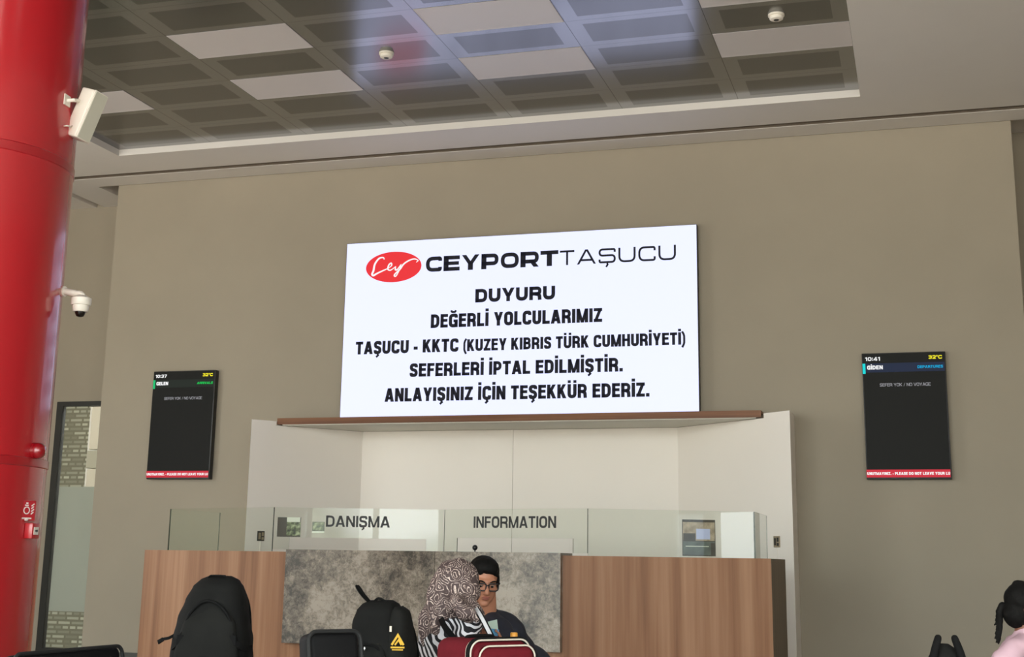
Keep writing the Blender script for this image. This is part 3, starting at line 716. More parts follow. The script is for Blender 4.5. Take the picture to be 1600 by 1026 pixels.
# the tall glazed unit on the left, in the set-back wall
bm = bmesh.new()
box(bm, OX0, OX0 + 0.09, SET_Y - 0.015, SET_Y + 0.09, 0, OZ1); box(bm, OX0 + 0.09, OX1, SET_Y - 0.015, SET_Y + 0.09, OZ1 - 0.06, OZ1)
box(bm, OX0 + 0.09, OX1, SET_Y - 0.015, SET_Y + 0.09, 0, 0.06)
w = struct('window_15', bm, M_DARK)
bm = bmesh.new(); box(bm, OX0 + 0.09, OX1, SET_Y + 0.03, SET_Y + 0.036, 0.06, OZ1 - 0.06); struct('window_pane', bm, M_WINGLASS, w)
bm = bmesh.new(); box(bm, OX0 + 0.105, -10.23, SET_Y + 0.038, SET_Y + 0.040, 2.036, OZ1 - 0.06); struct('patterned_film', bm, M_FILM, w)
bm = bmesh.new(); box(bm, OX0 + 0.105, OX1, SET_Y + 0.038, SET_Y + 0.040, 0.50, 2.036); struct('frosted_film', bm, M_FROST, w)
bm = bmesh.new(); box(bm, OX0 + 0.105, OX1, SET_Y + 0.038, SET_Y + 0.040, 0.06, 0.50); struct('lower_film', bm, M_FILM, w)
# room behind that glazing
bm = bmesh.new()
box(bm, LEFT_X, -8.5, 18.2, 18.35, 0, 6.2); box(bm, -8.6, -8.5, SET_Y + 0.2, 18.2, 0, 6.2); box(bm, LEFT_X - 0.15, LEFT_X, SET_Y + 0.15, 18.35, 0, 6.2)
struct('wall_office', bm, M_REARWALL)
qa, qb = at(139, 700, 16.4).x, at(168, 700, 16.4).x
cup = thing('white_cupboard', 'bright white cupboard seen through the clear strip of the left window', 'cupboard', ((qa + qb) / 2 + 0.1, 16.4, 0))
bm = bx(qa, qb + 0.3, 16.4, 16.9, 0, 2.35, None, 0.01, 1); obj('body', bm, M_WHITE_PANEL, cup, world=True)
bm = bmesh.new(); box(bm, qa + 0.01, (qa + qb + 0.3) / 2 - 0.003, 16.385, 16.3995, 0.06, 2.33); obj('door', bm, M_WHITE_PANEL, cup, world=True)
bm = bmesh.new(); box(bm, (qa + qb + 0.3) / 2 + 0.003, qb + 0.29, 16.385, 16.3995, 0.06, 2.33); obj('door', bm, M_WHITE_PANEL, cup, world=True)
bm = bx(qa - 0.02, qb + 0.32, 16.42, 16.88, 2.62, 3.3, None, 0.01, 1); o = obj('storage_box', bm, M_WHITE_PANEL); tag(o, 'bright white box high behind the top of the left window', 'box')
bm = bx(qa - 0.03, qb + 0.33, 16.40, 16.9, 2.36, 2.61, None, 0.01, 1); o = obj('storage_box', bm, M_UNDER); tag(o, 'grey box on the white cupboard behind the left window', 'box')
d = bpy.data.lights.new('office_fill', 'AREA'); d.shape = 'RECTANGLE'; d.size = 1.2; d.size_y = 0.6; d.energy = 330; d.color = (0.82, 0.92, 1.0)  # area light without a fixture, added to brighten the white cupboard
o = bpy.data.objects.new('office_fill', d); C.objects.link(o); o.location = (-10.2, 16.7, 4.4)

# ------------------------------------------------------------------ red column and what hangs on it
L_COL, R_COL = 9.0, 0.62
tdir = Vector((-0.714, 1.0)).normalized()
COL = Vector((tdir.x * L_COL, tdir.y * L_COL)) + R_COL * Vector((-tdir.y, tdir.x))
def on_col(px, py, lift=0.0):
    """point on the column's surface seen at a pixel, and the outward direction there"""
    d = ROT @ Vector(((px - CX) / F_PX, 1.0, -(py - CY) / F_PX)); h = Vector((d.x, d.y)); hl = h.length; h /= hl
    b = COL.dot(h); disc = R_COL ** 2 - (COL.length_squared - b * b)
    s = b - math.sqrt(disc) if disc > 0 else b
    p = h * s; n = (p - COL).normalized(); p = COL + n * (R_COL + lift)
    return Vector((p.x, p.y, EYE.z + d.z / hl * s)), Vector((n.x, n.y, 0))
col = thing('round_column', 'tall glossy red round column at the left edge of the hall', 'column', (COL.x, COL.y, 0), kind='thing')
bm = bmesh.new(); lathe(bm, [(R_COL, 0.0), (R_COL, Z_TILE - 0.002)], 96); auto_smooth(obj('shaft', bm, M_RED, col))
for (pa, pb) in (((0, 217), (0, 230)), ((0, 711), (0, 723))):
    z1, z0 = on_col(*pa)[0].z, on_col(*pb)[0].z
    bm = bmesh.new(); lathe(bm, [(R_COL + 0.0005, z0 - 0.006), (R_COL + 0.006, z0), (R_COL + 0.006, z1), (R_COL + 0.0005, z1 + 0.006)], 96)
    auto_smooth(obj('joint_band', bm, M_RED_BAND, col))

# loudspeaker
p, n = on_col(124, 180)
SP_Y = 7.15
def qp(x, y, Y=SP_Y): return at(x, y, Y)
# measured face corners of the near side and of the grille
ctr = qp(134.5, 180)
vf = (ctr - EYE).normalized(); vr = (r_ - vf * r_.dot(vf)).normalized(); vu = vr.cross(vf)
SPX = (vr * 20 - vu * 5.5 - vf * 20.8).normalized()        # from the back of the box to its grille
SPU = (vr * 31 + vu * 71 + vf * 11.05); SPU = (SPU - SPX * SPU.dot(SPX)).normalized()
SPG = SPU.cross(SPX)
Msp = Matrix.Translation(ctr) @ Matrix((SPX, SPG, SPU)).transposed().to_4x4()
spk = thing('wall_loudspeaker', 'white box loudspeaker tilted down on the red column', 'loudspeaker', tuple(p))
bm = bx(-0.062, 0.046, -0.063, 0.063, -0.165, 0.165, None, 0.012, 3); bm.transform(Msp); auto_smooth(obj('cabinet', bm, M_IVORY, spk, world=True))
bm = bx(0.0465, 0.060, -0.063, 0.063, -0.165, 0.165, None, 0.007, 2); bm.transform(Msp); auto_smooth(obj('front_rim', bm, M_IVORY, spk, world=True))
bm = bx(0.0605, 0.0635, -0.056, 0.056, -0.158, 0.158); bm.transform(Msp); obj('grille', bm, M_GRILLE, spk, world=True)
bm = bmesh.new(); M2 = Msp @ Matrix.Translation((-0.012, -0.0632, -0.105)); box(bm, -0.004, 0.004, -0.0008, 0.0005, -0.006, 0.006, M2); obj('badge', bm, M_SOCKET, spk, world=True)
pa, na = on_col(104, 157)
bm = bmesh.new()
mid = Msp @ Vector((-0.066, 0.0, 0.085))
tube(bm, [pa + na * 0.005, pa + na * 0.05, mid], 0.012, 10); box(bm, -0.035, 0.035, -0.004, 0.004, -0.035, 0.035, Matrix.Translation(pa + na * 0.004) @ na.to_track_quat('Y', 'Z').to_matrix().to_4x4())
ell(bm, mid, (0.02, 0.02, 0.02)); auto_smooth(obj('bracket', bm, M_IVORY, spk, world=True))
pb, nb = on_col(100, 197)
bm = bmesh.new(); tube(bm, smooth_path([pb, pb + nb * 0.03, Msp @ Vector((-0.063, 0.02, -0.105))], 5), 0.005, 8); obj('cable', bm, M_IVORY, spk, world=True)

# dome camera on an arm
p, n = on_col(108, 457)
camY = at(127, 470, 7.25)
t = thing('dome_camera', 'white dome security camera on an arm from the red column', 'security camera', tuple(p))
cx, cy = camY.x, camY.y
ztop = at(127, 463, 7.25).z
bm = bmesh.new()
end = Vector((cx, cy, at(135, 458, 7.25).z))
root = at(101, 455, 7.25)
tube(bm, smooth_path([root, root.lerp(end, 0.6) + Vector((0, 0, -0.004)), end + Vector((-0.012, 0, 0)), end + Vector((0.004, 0, -0.012)), Vector((cx + 0.004, cy, ztop + 0.005))], 5), [0.022] * 6 + [0.018] * 8 + [0.02] * 7, 14)
tube(bm, [root - Vector((0.03, 0, 0)), root + Vector((0.002, 0, 0))], 0.034, 16)
auto_smooth(obj('mount_arm', bm, M_IVORY, t, world=True))
z0 = at(127, 477, 7.25).z; z1 = at(127, 487, 7.25).z; z2 = at(127, 495, 7.25).z
Mt = Matrix.Translation((cx, cy, 0))
bm = bmesh.new(); lathe(bm, [(0.0, ztop + 0.006), (0.03, ztop + 0.006), (0.052, ztop - 0.006), (0.062, ztop - 0.012), (0.062, z0 + 0.006), (0.058, z0), (0.0, z0)], 32, Mt); auto_smooth(obj('housing', bm, M_IVORY, t, world=True))
bm = bmesh.new(); lathe(bm, [(0.0, z0 - 0.0005), (0.051, z0 - 0.0005), (0.048, z1 + 0.008), (0.043, z1), (0.0, z1)], 32, Mt); auto_smooth(obj('lens_ring', bm, M_IVORY, t, world=True))
bm = bmesh.new(); lathe(bm, [(0.0, z1 - 0.0005), (0.033, z1 - 0.0005), (0.031, z1 - 0.012), (0.022, z2 + 0.005), (0.010, z2), (0.0, z2 - 0.001)], 28, Mt)
M_DOMEGLASS = plain('dark_dome_plastic', (0.01, 0.008, 0.006, 1), 0.08)
o = auto_smooth(obj('dome_lens', bm, M_DOMEGLASS, t, world=True)); o['label'] = 'dark tinted camera dome'

def facing(p, n):
    return Matrix.Translation(p) @ n.to_track_quat('Z', 'Y').to_matrix().to_4x4()
# fire beacon
p, n = on_col(53, 704)
t = thing('alarm_beacon', 'dark red round fire alarm beacon on the red column', 'fire alarm', tuple(p))
M_BEACON = plain('beacon_red', lin((150, 16, 26)), 0.12, coat=1.0)
Mf = facing(p, n)
bm = bmesh.new(); lathe(bm, [(0.0, 0.001), (0.05, 0.001), (0.05, 0.02), (0.0, 0.02)], 28, Mf); auto_smooth(obj('base', bm, M_BEACON, t, world=True))
bm = bmesh.new(); lathe(bm, [(0.047, 0.02), (0.049, 0.035), (0.042, 0.055), (0.026, 0.068), (0.0, 0.073)], 28, Mf); auto_smooth(obj('lens', bm, M_BEACON, t, world=True), 60)
# projecting fire alarm sign
p, n = on_col(40, 797)
t = thing('fire_sign', 'small white and red fire alarm sign above the call point on the column', 'sign', tuple(p))
M_SIGNW = plain('sign_white', lin((226, 214, 208)), 0.5); M_SIGNR = plain('sign_red', lin((178, 30, 40)), 0.5)
view = (EYE - p); view.z = 0; view.normalize()
sgn_n = (n * 0.75 + view * 0.66).normalized()
Ms = facing(p + n * 0.012, sgn_n)
# the plate
bm = bmesh.new(); box(bm, -0.045, 0.052, -0.058, 0.058, -0.003, 0.0, Ms); obj('plate', bm, M_SIGNR, t, world=True)
bm = bmesh.new(); box(bm, -0.045, -0.037, -0.058, 0.058, 0.0002, 0.0012, Ms); box(bm, -0.037, 0.03, -0.05, -0.042, 0.0002, 0.0012, Ms)
ell(bm, Ms @ Vector((-0.004, -0.055, 0.004)), (0.012, 0.012, 0.007), 12)
stroke2d(bm, [(0.018 * math.cos(a / 16 * math.tau) - 0.005, 0.02 * math.sin(a / 16 * math.tau) + 0.0) for a in range(16)], 0.006, True, Ms, 0.0004, 0.001)
stroke2d(bm, [(-0.018, 0.03), (0.005, 0.03)], 0.008, False, Ms, 0.0004, 0.001); stroke2d(bm, [(-0.012, 0.042), (0.002, 0.042)], 0.008, False, Ms, 0.0004, 0.001)
for k, (yy, ln) in enumerate(((0.032, 0.03), (0.016, 0.026), (0.0, 0.03), (-0.016, 0.026))):
    stroke2d(bm, [(0.024, yy - 0.006), (0.024 + ln * 0.6, yy + 0.008)], 0.007, False, Ms, 0.0004, 0.001)
obj('pictogram', bm, M_SIGNW, t, world=True)
# manual call point
p, n = on_col(44, 829)
t = thing('call_point', 'red manual fire call point box with white centre on the column', 'fire alarm', tuple(p))
Mc = facing(p, n)
bm = bx(-0.043, 0.043, -0.045, 0.045, 0.0, 0.05, None, 0.004, 2); bm.transform(Mc); auto_smooth(obj('housing', bm, M_RED, t, world=True))
bm = bmesh.new(); box(bm, -0.026, 0.026, -0.022, 0.022, 0.0503, 0.0525, Mc); obj('break_panel', bm, M_IVORY, t, world=True)
bm = bmesh.new(); stroke2d(bm, [(-0.013, 0), (0.013, 0)], 0.008, False, Mc, 0.0527, 0.001); stroke2d(bm, [(0.004, 0.007), (0.014, 0), (0.004, -0.007)], 0.005, False, Mc, 0.0527, 0.001)
obj('push_mark', bm, M_TEXT_BLACK, t, world=True)

# ------------------------------------------------------------------ LED wall and its announcement
LED = (-6.284, -2.212, 2.738, 4.763); LY = 14.1
led = thing('led_display', 'large white LED screen with Turkish cancellation notice above the counter', 'screen', ((LED[0] + LED[1]) / 2, WALL_Y, LED[2]))
bm = bmesh.new(); box(bm, LED[0] - 0.004, LED[1] + 0.004, LY + 0.004, WALL_Y - 0.002, LED[2], LED[3] + 0.004); obj('cabinet', bm, M_BLACKPL, led, world=True)
bm = bmesh.new(); box(bm, LED[0], LED[1], LY, LY + 0.0035, LED[2] + 0.001, LED[3]); obj('screen_face', bm, M_LED, led, world=True, label='glowing white screen face')
TY = LY - 0.0005
# logo
c = at(615, 416.9, TY); a_ = at(615 + 43.5, 416.9, TY).x - c.x; b_ = c.z - at(615, 416.9 + 23.8, TY).z
bm = bmesh.new()
lo = [bm.verts.new((c.x + a_ * math.cos(k / 64 * math.tau), TY, c.z + b_ * math.sin(k / 64 * math.tau))) for k in range(64)]
ext = bmesh.ops.extrude_face_region(bm, geom=[bm.faces.new(lo)])
bmesh.ops.translate(bm, vec=(0, -0.002, 0), verts=[v for v in ext['geom'] if isinstance(v, bmesh.types.BMVert)])
logo = obj('logo_oval', bm, M_LED_RED, led, world=True, label='red oval logo with white handwriting')
def crop3(x, y):                      # a position in the magnified crop of the screen
    return at(520 + x / 2.7586, 340 + y / 2.7586, TY)
bm = bmesh.new()
def script(pts, w):
    P = [crop3(*q) for q in pts]; P = smooth_path([(q.x, q.z, 0) for q in P], 6)
    n_ = len(P); ww = [w * (0.45 + 0.75 * math.sin(math.pi * (i + 1) / (n_ + 1))) for i in range(n_)]
    stroke2d(bm, [(q.x, q.y) for q in P], ww, False, Matrix.Translation((0, TY - 0.0025, 0)) @ FACE_CAM, 0.0, 0.0015)
script([(222, 180), (218, 172), (200, 176), (182, 200), (176, 228), (170, 243), (176, 249), (192, 240), (222, 226), (240, 218)], 0.020)
script([(240, 218), (254, 206), (252, 196), (242, 204), (238, 222), (250, 226), (272, 210)], 0.015)
script([(272, 210), (270, 224), (280, 222), (294, 202)], 0.015)
script([(296, 200), (286, 228), (272, 252), (266, 246), (290, 222), (306, 200), (330, 184), (352, 178), (368, 184), (360, 192)], 0.015)
obj('script', bm, M_LED_WHITE, logo, world=True, label='white handwritten script')
# wide letters of the company name, drawn with a pen
def wide_letters(s, x0, x1, z0, H, t, gap, rel, name, tw=None):
    """extended square-round letters"""
    tw = tw or t
    tot = sum(rel[ch] for ch in s); G = gap * (len(s) - 1); k = (x1 - x0 - G) / tot
    bm = bmesh.new(); Mx = Matrix.Translation((0, TY, 0)) @ FACE_CAM; x = x0; h = t / 2; hw = tw / 2
    def S(pts, w=t, r=0.0, closed=False):
        P = [(x + q[0], z0 + q[1]) for q in pts]
        if r: P = round_poly(P, r, 6, closed is True)
        stroke2d(bm, P, w, closed, Mx, 0.0, 0.002)
    for ch in s:
        w = rel[ch] * k; r = H * 0.36
        if ch == 'C': S([(w - hw, H * 0.70), (w - hw, H - h), (hw, H - h), (hw, h), (w - hw, h), (w - hw, H * 0.30)], t, r)
        elif ch == 'E':
            S([(hw, 0), (hw, H)], tw)
            for zz, ww in ((h, w), (H / 2, w * 0.95), (H - h, w)): S([(0, zz), (ww, zz)], t * (0.92 if zz == H / 2 else 1))
        elif ch == 'Y':
            S([(tw * 0.66, H), (w / 2, H * 0.38)], t * .95, 0, 'h'); S([(w - tw * 0.66, H), (w / 2, H * 0.38)], t * .95, 0, 'h'); S([(w / 2, 0), (w / 2, H * 0.48)], tw)
        elif ch in 'PR':
            S([(hw, 0), (hw, H)], tw); S([(0, H - h), (w - hw, H - h), (w - hw, H * 0.36), (0, H * 0.36)], t, H * 0.24)
            if ch == 'R': S([(w * 0.55, H * 0.45), (w - tw * 0.62, 0)], tw * .8, 0, 'h')
        elif ch == 'O': S([(hw, h), (w - hw, h), (w - hw, H - h), (hw, H - h)], t, r, True)
        elif ch == 'T': S([(0, H - h), (w, H - h)]); S([(w / 2, 0), (w / 2, H - h)], tw)
        elif ch == 'A':
            S([(hw * 1.2, 0), (w / 2 - hw * .2, H)], tw, 0, 'h'); S([(w - hw * 1.2, 0), (w / 2 + hw * .2, H)], tw, 0, 'h'); S([(w * 0.2, H * 0.28), (w * 0.8, H * 0.28)])
        elif ch == 'U': S([(hw, H), (hw, h), (w - hw, h), (w - hw, H)], t, r)
        elif ch == 'Ş':
            S([(w - hw, H * 0.74), (w - hw, H - h), (hw, H - h), (hw, H * 0.52), (w - hw, H * 0.52), (w - hw, h), (hw, h), (hw, H * 0.26)], t, H * 0.22)
            S([(w * 0.5, 0), (w * 0.53, -H * 0.10), (w * 0.44, -H * 0.26)], t * 0.9)
        x += w + gap
    return obj(name, bm, M_LED_BLACK, led, world=True)
pl, pr = at(664.3, 424.3, TY), at(872.3, 415.4, TY); Hc = at(664.3, 400.9, TY).z - pl.z
wide_letters('CEYPORT', pl.x, pr.x, (pl.z + pr.z) / 2, Hc, Hc * 0.25, 0.012, dict(C=1.0, E=0.92, Y=1.12, P=1.0, O=1.08, R=1.05, T=0.98), 'lettering', Hc * 0.34)
pl, pr = at(874.8, 414.2, TY), at(1056.3, 405.9, TY); Hc = at(874.5, 391.4, TY).z - pl.z
wide_letters('TAŞUCU', pl.x, pr.x, (pl.z + pr.z) / 2, Hc, Hc * 0.135, 0.030, {'T': 0.86, 'A': 1.12, 'Ş': 1.0, 'U': 1.0, 'C': 1.0}, 'lettering')
def line3(s, l, r, bl, br, tl, t=0.245):
    """crop positions: left/right ends, baseline at each end, cap top at the left"""
    def px(x, y): return (520 + x / 2.7586, 340 + y / 2.7586)
    text_px('lettering', s, px(l, bl), px(r, br), (bl - tl) / 2.7586, TY, M_LED_BLACK, led, t, 0.002)
line3('DUYURU', 614, 958, 365, 351, 308, 0.275)
line3('DEĞERLİ YOLCULARIMIZ', 422, 1161, 475, 449, 417)
line3('TAŞUCU - KKTC', 98, 541, 588, 578, 533)
line3('(KUZEY KIBRIS TÜRK CUMHURİYETİ)', 562, 1520, 573, 549, 522, 0.235)
line3('SEFERLERİ İPTAL EDİLMİŞTİR.', 331, 1250, 685, 663, 628)
line3('ANLAYIŞINIZ İÇİN TEŞEKKÜR EDERİZ.', 223, 1365, 793, 771, 735)

# ------------------------------------------------------------------ the two timetable screens
def timetable(label, X0, X1, Z0, Z1, clock, title_a, title_b, tab, tcol, barmat, boldt):
    Yf = 14.12
    t = thing('timetable_screen', label, 'screen', ((X0 + X1) / 2, WALL_Y, Z0), group='portrait timetable screens')
    W, H = X1 - X0, Z1 - Z0
    auto_smooth(obj('casing', bx(X0, X1, Yf, WALL_Y - 0.001, Z0, Z1, None, 0.006, 2), M_BLACKPL, t, world=True))
    bm = bmesh.new(); box(bm, X0 + 0.008, X1 - 0.012, Yf - 0.002, Yf, Z0 + 0.02, Z1 - 0.01); obj('screen', bm, M_SCREEN, t, world=True)
    def P(u, v): return X0 + u * W, Z1 - v * H
    def rect(name, u0, u1, v0, v1, mat, lift=0.0025):
        x0, z1 = P(u0, v0); x1, z0 = P(u1, v1); bm = bmesh.new(); box(bm, x0, x1, Yf - lift - 0.0008, Yf - lift + 0.0004, z0, z1); return obj(name, bm, mat, t, world=True)
    def wr(s, u0, u1, vtop, vbase, mat, pen, shear=0.0):
        x0, z0 = P(u0, vbase); x1, z1 = P(u1, vtop)
        text_fit('lettering', s, x1 - x0, z1 - z0, Matrix.Translation((x0, Yf - 0.0045, z0)) @ FACE_CAM, mat, t, pen, 0.001, shear)
    rect('title_bar', 0.01, 0.985, 0.083, 0.155, barmat)
    rect('colour_tab', 0.005, 0.04, 0.083, 0.165, tab, 0.0035)
    wr(clock, 0.04, 0.22, 0.032, 0.062, M_S_WHITE, 0.25)
    wr('32°C', 0.80, 0.96, 0.030, 0.058, M_S_YEL, 0.25)
    wr(title_a, 0.06, 0.25, 0.100, 0.132, M_S_WHITE, 0.27)
    wr(title_b, 0.965 - boldt, 0.965, 0.108, 0.130, tcol, 0.22, 0.15 if tab is M_S_GRN_TAB else 0.0)
    wr('SEFER YOK / NO VOYAGE', 0.205, 0.81, 0.245, 0.270, M_S_DIM, 0.13)
    rect('ticker_bar', 0.0, 0.985, 0.925, 0.985, M_S_RED)
    wr('UNUTMAYINIZ. - PLEASE DO NOT LEAVE YOUR LU', 0.008, 0.98, 0.944, 0.966, M_S_WHITE, 0.24)
    return t
timetable('portrait arrivals screen with green tab, left of the counter', -8.727, -7.902, 2.068, 3.337, '10:37', 'GELEN', 'ARRIVALS', M_S_GRN_TAB, M_S_GRN, M_S_GREYBAR, 0.25)
timetable('portrait departures screen with cyan tab, right of the counter', -0.543, 0.270, 2.047, 3.316, '10:41', 'GİDEN', 'DEPARTURES', M_S_CYAN_TAB, M_S_CYAN, M_S_BLUE, 0.30)

# ------------------------------------------------------------------ white niche and wooden ledge behind the counter
FXL, FXR, FY = -6.294, -2.560, 14.8
OXL, OXR, OY = -7.178, -1.245, 13.70
nic = thing('niche_panelling', 'tall white angled panelling behind the reception counter', 'wall panelling', (-4.2, 14.5, 0))
bm = bmesh.new(); box(bm, FXL, -4.448, FY, FY + 0.06, 0, 2.655); obj('back_panel', bm, M_WHITE_PANEL, nic, world=True)
bm = bmesh.new(); box(bm, -4.444, FXR, FY, FY + 0.06, 0, 2.655); obj('back_panel', bm, M_WHITE_PANEL, nic, world=True)
def wing(fx, ox, s):
    def yon(x): return FY + (OY - FY) * (x - fx) / (ox - fx)
    bm = bmesh.new()
    prism(bm, [(fx, FY), (ox, OY), (ox, WALL_Y - 0.002), (fx + (ox - fx) * 0.56, WALL_Y - 0.002), (fx + (ox - fx) * 0.56, yon(fx + (ox - fx) * 0.56) + 0.03), (fx, FY + 0.04)], 0, 2.655)
    xs = fx + (ox - fx) * 0.785
    prism(bm, [(xs, yon(xs)), (ox, OY), (ox, WALL_Y - 0.002), (xs, WALL_Y - 0.002)], 2.655, 2.703)
    obj('wing_panel', bm, M_WHITE_PANEL, nic, world=True)
wing(FXL, OXL, -1); wing(FXR, OXR, 1)
she = thing('wooden_ledge', 'long brown wooden ledge under the large LED screen', 'shelf', (-4.27, WALL_Y, 2.66))
bm = bmesh.new(); box(bm, -6.988, -1.556, 13.95, 13.97, 2.667, 2.737); box(bm, -6.988, -1.556, 13.97, WALL_Y - 0.002, 2.715, 2.737); obj('front_board', bm, M_WOOD_H, she, world=True)
bm = bmesh.new()
prism(bm, [(-6.93, 13.972), (-1.61, 13.972), (FXR + (OXR - FXR) * 0.54, 14.195), (FXR + 0.0, 14.79), (FXL, 14.79), (FXL + (OXL - FXL) * 0.54, 14.195)], 2.657, 2.667)
obj('underside_board', bm, M_UNDER, she, world=True, label='pale grey underside of the ledge')
def outlet(px, label):
    """on the wing near its outer edge"""
    fx, ox = (FXL, OXL) if px < 800 else (FXR, OXR)
    x = ox + (fx - ox) * 0.13; y = FY + (OY - FY) * (x - fx) / (ox - fx)
    d = Vector((fx - ox, FY - OY, 0)).normalized(); nrm = Vector((d.y, -d.x, 0))
    if nrm.y > 0: nrm = -nrm
    z = at(px, 837 if px < 800 else 846, y).z
    t = thing('wall_socket', label, 'wall socket', (x, y, z), group='wall sockets on the white panelling')
    M = facing(Vector((x, y, z)), nrm)
    bm = bx(-0.042, 0.042, -0.055, 0.055, 0.0, 0.012, None, 0.003, 2); bm.transform(M); obj('plate', bm, M_SOCKET if px > 800 else M_DARK, t, world=True)
    bm = bmesh.new(); box(bm, -0.03, -0.004, -0.035, 0.035, 0.0125, 0.015, M); box(bm, 0.008, 0.032, -0.04, -0.012, 0.0125, 0.015, M); box(bm, 0.008, 0.032, 0.0, 0.04, 0.0125, 0.015, M)
    obj('insert', bm, M_DARK if px > 800 else M_SOCKET, t, world=True)
    bm = bmesh.new(); tube(bm, [M @ Vector((0, -0.056, 0.005)), M @ Vector((0, -0.45, 0.005))], 0.006, 8); obj('conduit', bm, M_WHITE_PANEL, t, world=True)
outlet(404, 'small dark wall socket on the left white wing panel'); outlet(1212, 'small brass wall socket on the right white wing panel')

# ------------------------------------------------------------------ reception counter
ZC = 1.25
CA, CB, CC_, CD = (-7.138, 11.62), (-5.46, 11.27), (-2.935, 11.27), (-1.256, 11.74)
ctr_t = thing('reception_counter', 'long wood and marble information counter', 'counter', (-4.2, 11.9, 0))
def facet(p, q, th):
    d = Vector((q[0] - p[0], q[1] - p[1])).normalized(); n = Vector((-d.y, d.x)) * th
    return [p, q, (q[0] + n.x, q[1] + n.y), (p[0] + n.x, p[1] + n.y)]
bm = bmesh.new(); prism(bm, facet(CA, CB, 0.04), 0.08, ZC); obj('wood_panel', bm, M_WOOD, ctr_t, world=True)
bm = bmesh.new(); prism(bm, facet(CC_, CD, 0.04), 0.08, ZC); obj('wood_panel', bm, M_WOOD, ctr_t, world=True)
bm = bmesh.new(); prism(bm, facet(CB, CC_, 0.04), 0.08, 0.6); obj('wood_panel', bm, M_WOOD, ctr_t, world=True)
bm = bmesh.new(); box(bm, CD[0] - 0.03, CD[0], CD[1] + 0.012, 12.94, 0.08, ZC); obj('end_panel', bm, M_WOOD_END, ctr_t, world=True, label='dark brown end panel')
bm = bmesh.new(); box(bm, CA[0], CA[0] + 0.03, CA[1] + 0.05, 12.9, 0.08, ZC); obj('end_panel', bm, M_WOOD_END, ctr_t, world=True, label='dark brown end panel')
bm = bmesh.new()
prism(bm, [(CA[0] + 0.03, 11.70), (CB[0], 11.315), (CC_[0], 11.315), (CD[0] - 0.035, 11.82), (CD[0] - 0.035, 12.9), (-1.75, 12.9), (-1.75, 12.75), (-3.1, 12.3), (-5.3, 12.3), (-6.65, 12.65), (-6.65, 12.85), (CA[0] + 0.035, 12.85)], 1.21, 1.248)
obj('worktop', bm, M_WOOD, ctr_t, world=True)
bm = bmesh.new()
prism(bm, [(CA[0] + 0.08, 11.75), (CB[0], 11.35), (CC_[0], 11.35), (CD[0] - 0.08, 11.86), (CD[0] - 0.08, 12.7), (-1.8, 12.7), (-1.8, 12.4), (-3.1, 11.9), (-5.3, 11.9), (-6.6, 12.3), (-6.6, 12.7), (CA[0] + 0.08, 12.7)], 0.0, 0.08)
obj('plinth', bm, M_SKIRT, ctr_t, world=True)
MJ = -4.052
for x0, x1 in ((-5.458, MJ - 0.002), (MJ + 0.002, -2.936)):
    bm = bmesh.new(); box(bm, x0, x1, 11.2, 11.268, 0.47, 1.270); box(bm, x0, x1, 11.268, 11.60, 1.25, 1.270); obj('marble_slab', bm, M_MARBLE, ctr_t, world=True, label='grey brown veined marble slab')

# glass screens standing on the counter
G = [(-7.035, 11.85), (-5.66, 11.33), (-4.158, 11.71), (-2.735, 11.33), (-1.412, 11.93)]
ZG = 1.642
gs = thing('glass_screen', 'clear glass screen with black DANIŞMA and INFORMATION lettering on the counter', 'glass screen', (-4.2, 11.6, ZC))
def glass_pane(p, q, z0, z1, notch=None, back=False):
    """one upright pane, with an optional service opening cut into its foot"""
    d = Vector((q[0] - p[0], q[1] - p[1])); L = d.length; d.normalize(); th = 0.010
    M = Matrix.Translation((p[0], p[1], 0)) @ Matrix(((d.x, -d.y, 0, 0), (d.y, d.x, 0, 0), (0, 0, 1, 0), (0, 0, 0, 1)))
    e = 0.004
    if notch:
        a, b, zn = notch; out = [(e, z0), (a, z0), (a, zn), (b, zn), (b, z0), (L - e, z0), (L - e, z1), (e, z1)]
    else: out = [(e, z0), (L - e, z0), (L - e, z1), (e, z1)]
    bm = bmesh.new(); lo = [bm.verts.new((x, 0, z)) for x, z in out]; hi = [bm.verts.new((x, th, z)) for x, z in out]
    f = bm.faces.new(lo); f.material_index = 0
    n = len(out)
    g = bm.faces.new(hi[::-1]); g.material_index = 1
    for i in range(n):
        k = bm.faces.new((lo[i], hi[i], hi[(i + 1) % n], lo[(i + 1) % n])); (z_a, z_b) = (out[i][1], out[(i + 1) % n][1])
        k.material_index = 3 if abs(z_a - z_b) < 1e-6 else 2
    bm.transform(M)
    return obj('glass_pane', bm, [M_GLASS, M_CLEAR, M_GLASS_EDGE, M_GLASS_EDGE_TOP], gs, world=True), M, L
M_CLEAR = bpy.data.materials.new('glass_back_face'); M_CLEAR.use_nodes = True
_n = M_CLEAR.node_tree.nodes; _n.clear(); _o = _n.new('ShaderNodeOutputMaterial'); _t = _n.new('ShaderNodeBsdfTransparent'); _t.inputs[0].default_value = (0.97, 0.985, 0.965, 1)
M_CLEAR.node_tree.links.new(_t.outputs[0], _o.inputs[0])
p1, M1, L1 = glass_pane(G[0], G[1], ZC + 0.001, ZG)
def along(M, x, y, z0=0):
    """where the line of sight through a pixel meets a pane: distance along it and height"""
    d = ROT @ Vector(((x - CX) / F_PX, 1.0, -(y - CY) / F_PX)); Mi = M.inverted(); o = Mi @ EYE; dd = Mi.to_3x3() @ d
    s = -o.y / dd.y; h = o + dd * s; return h.x, h.z
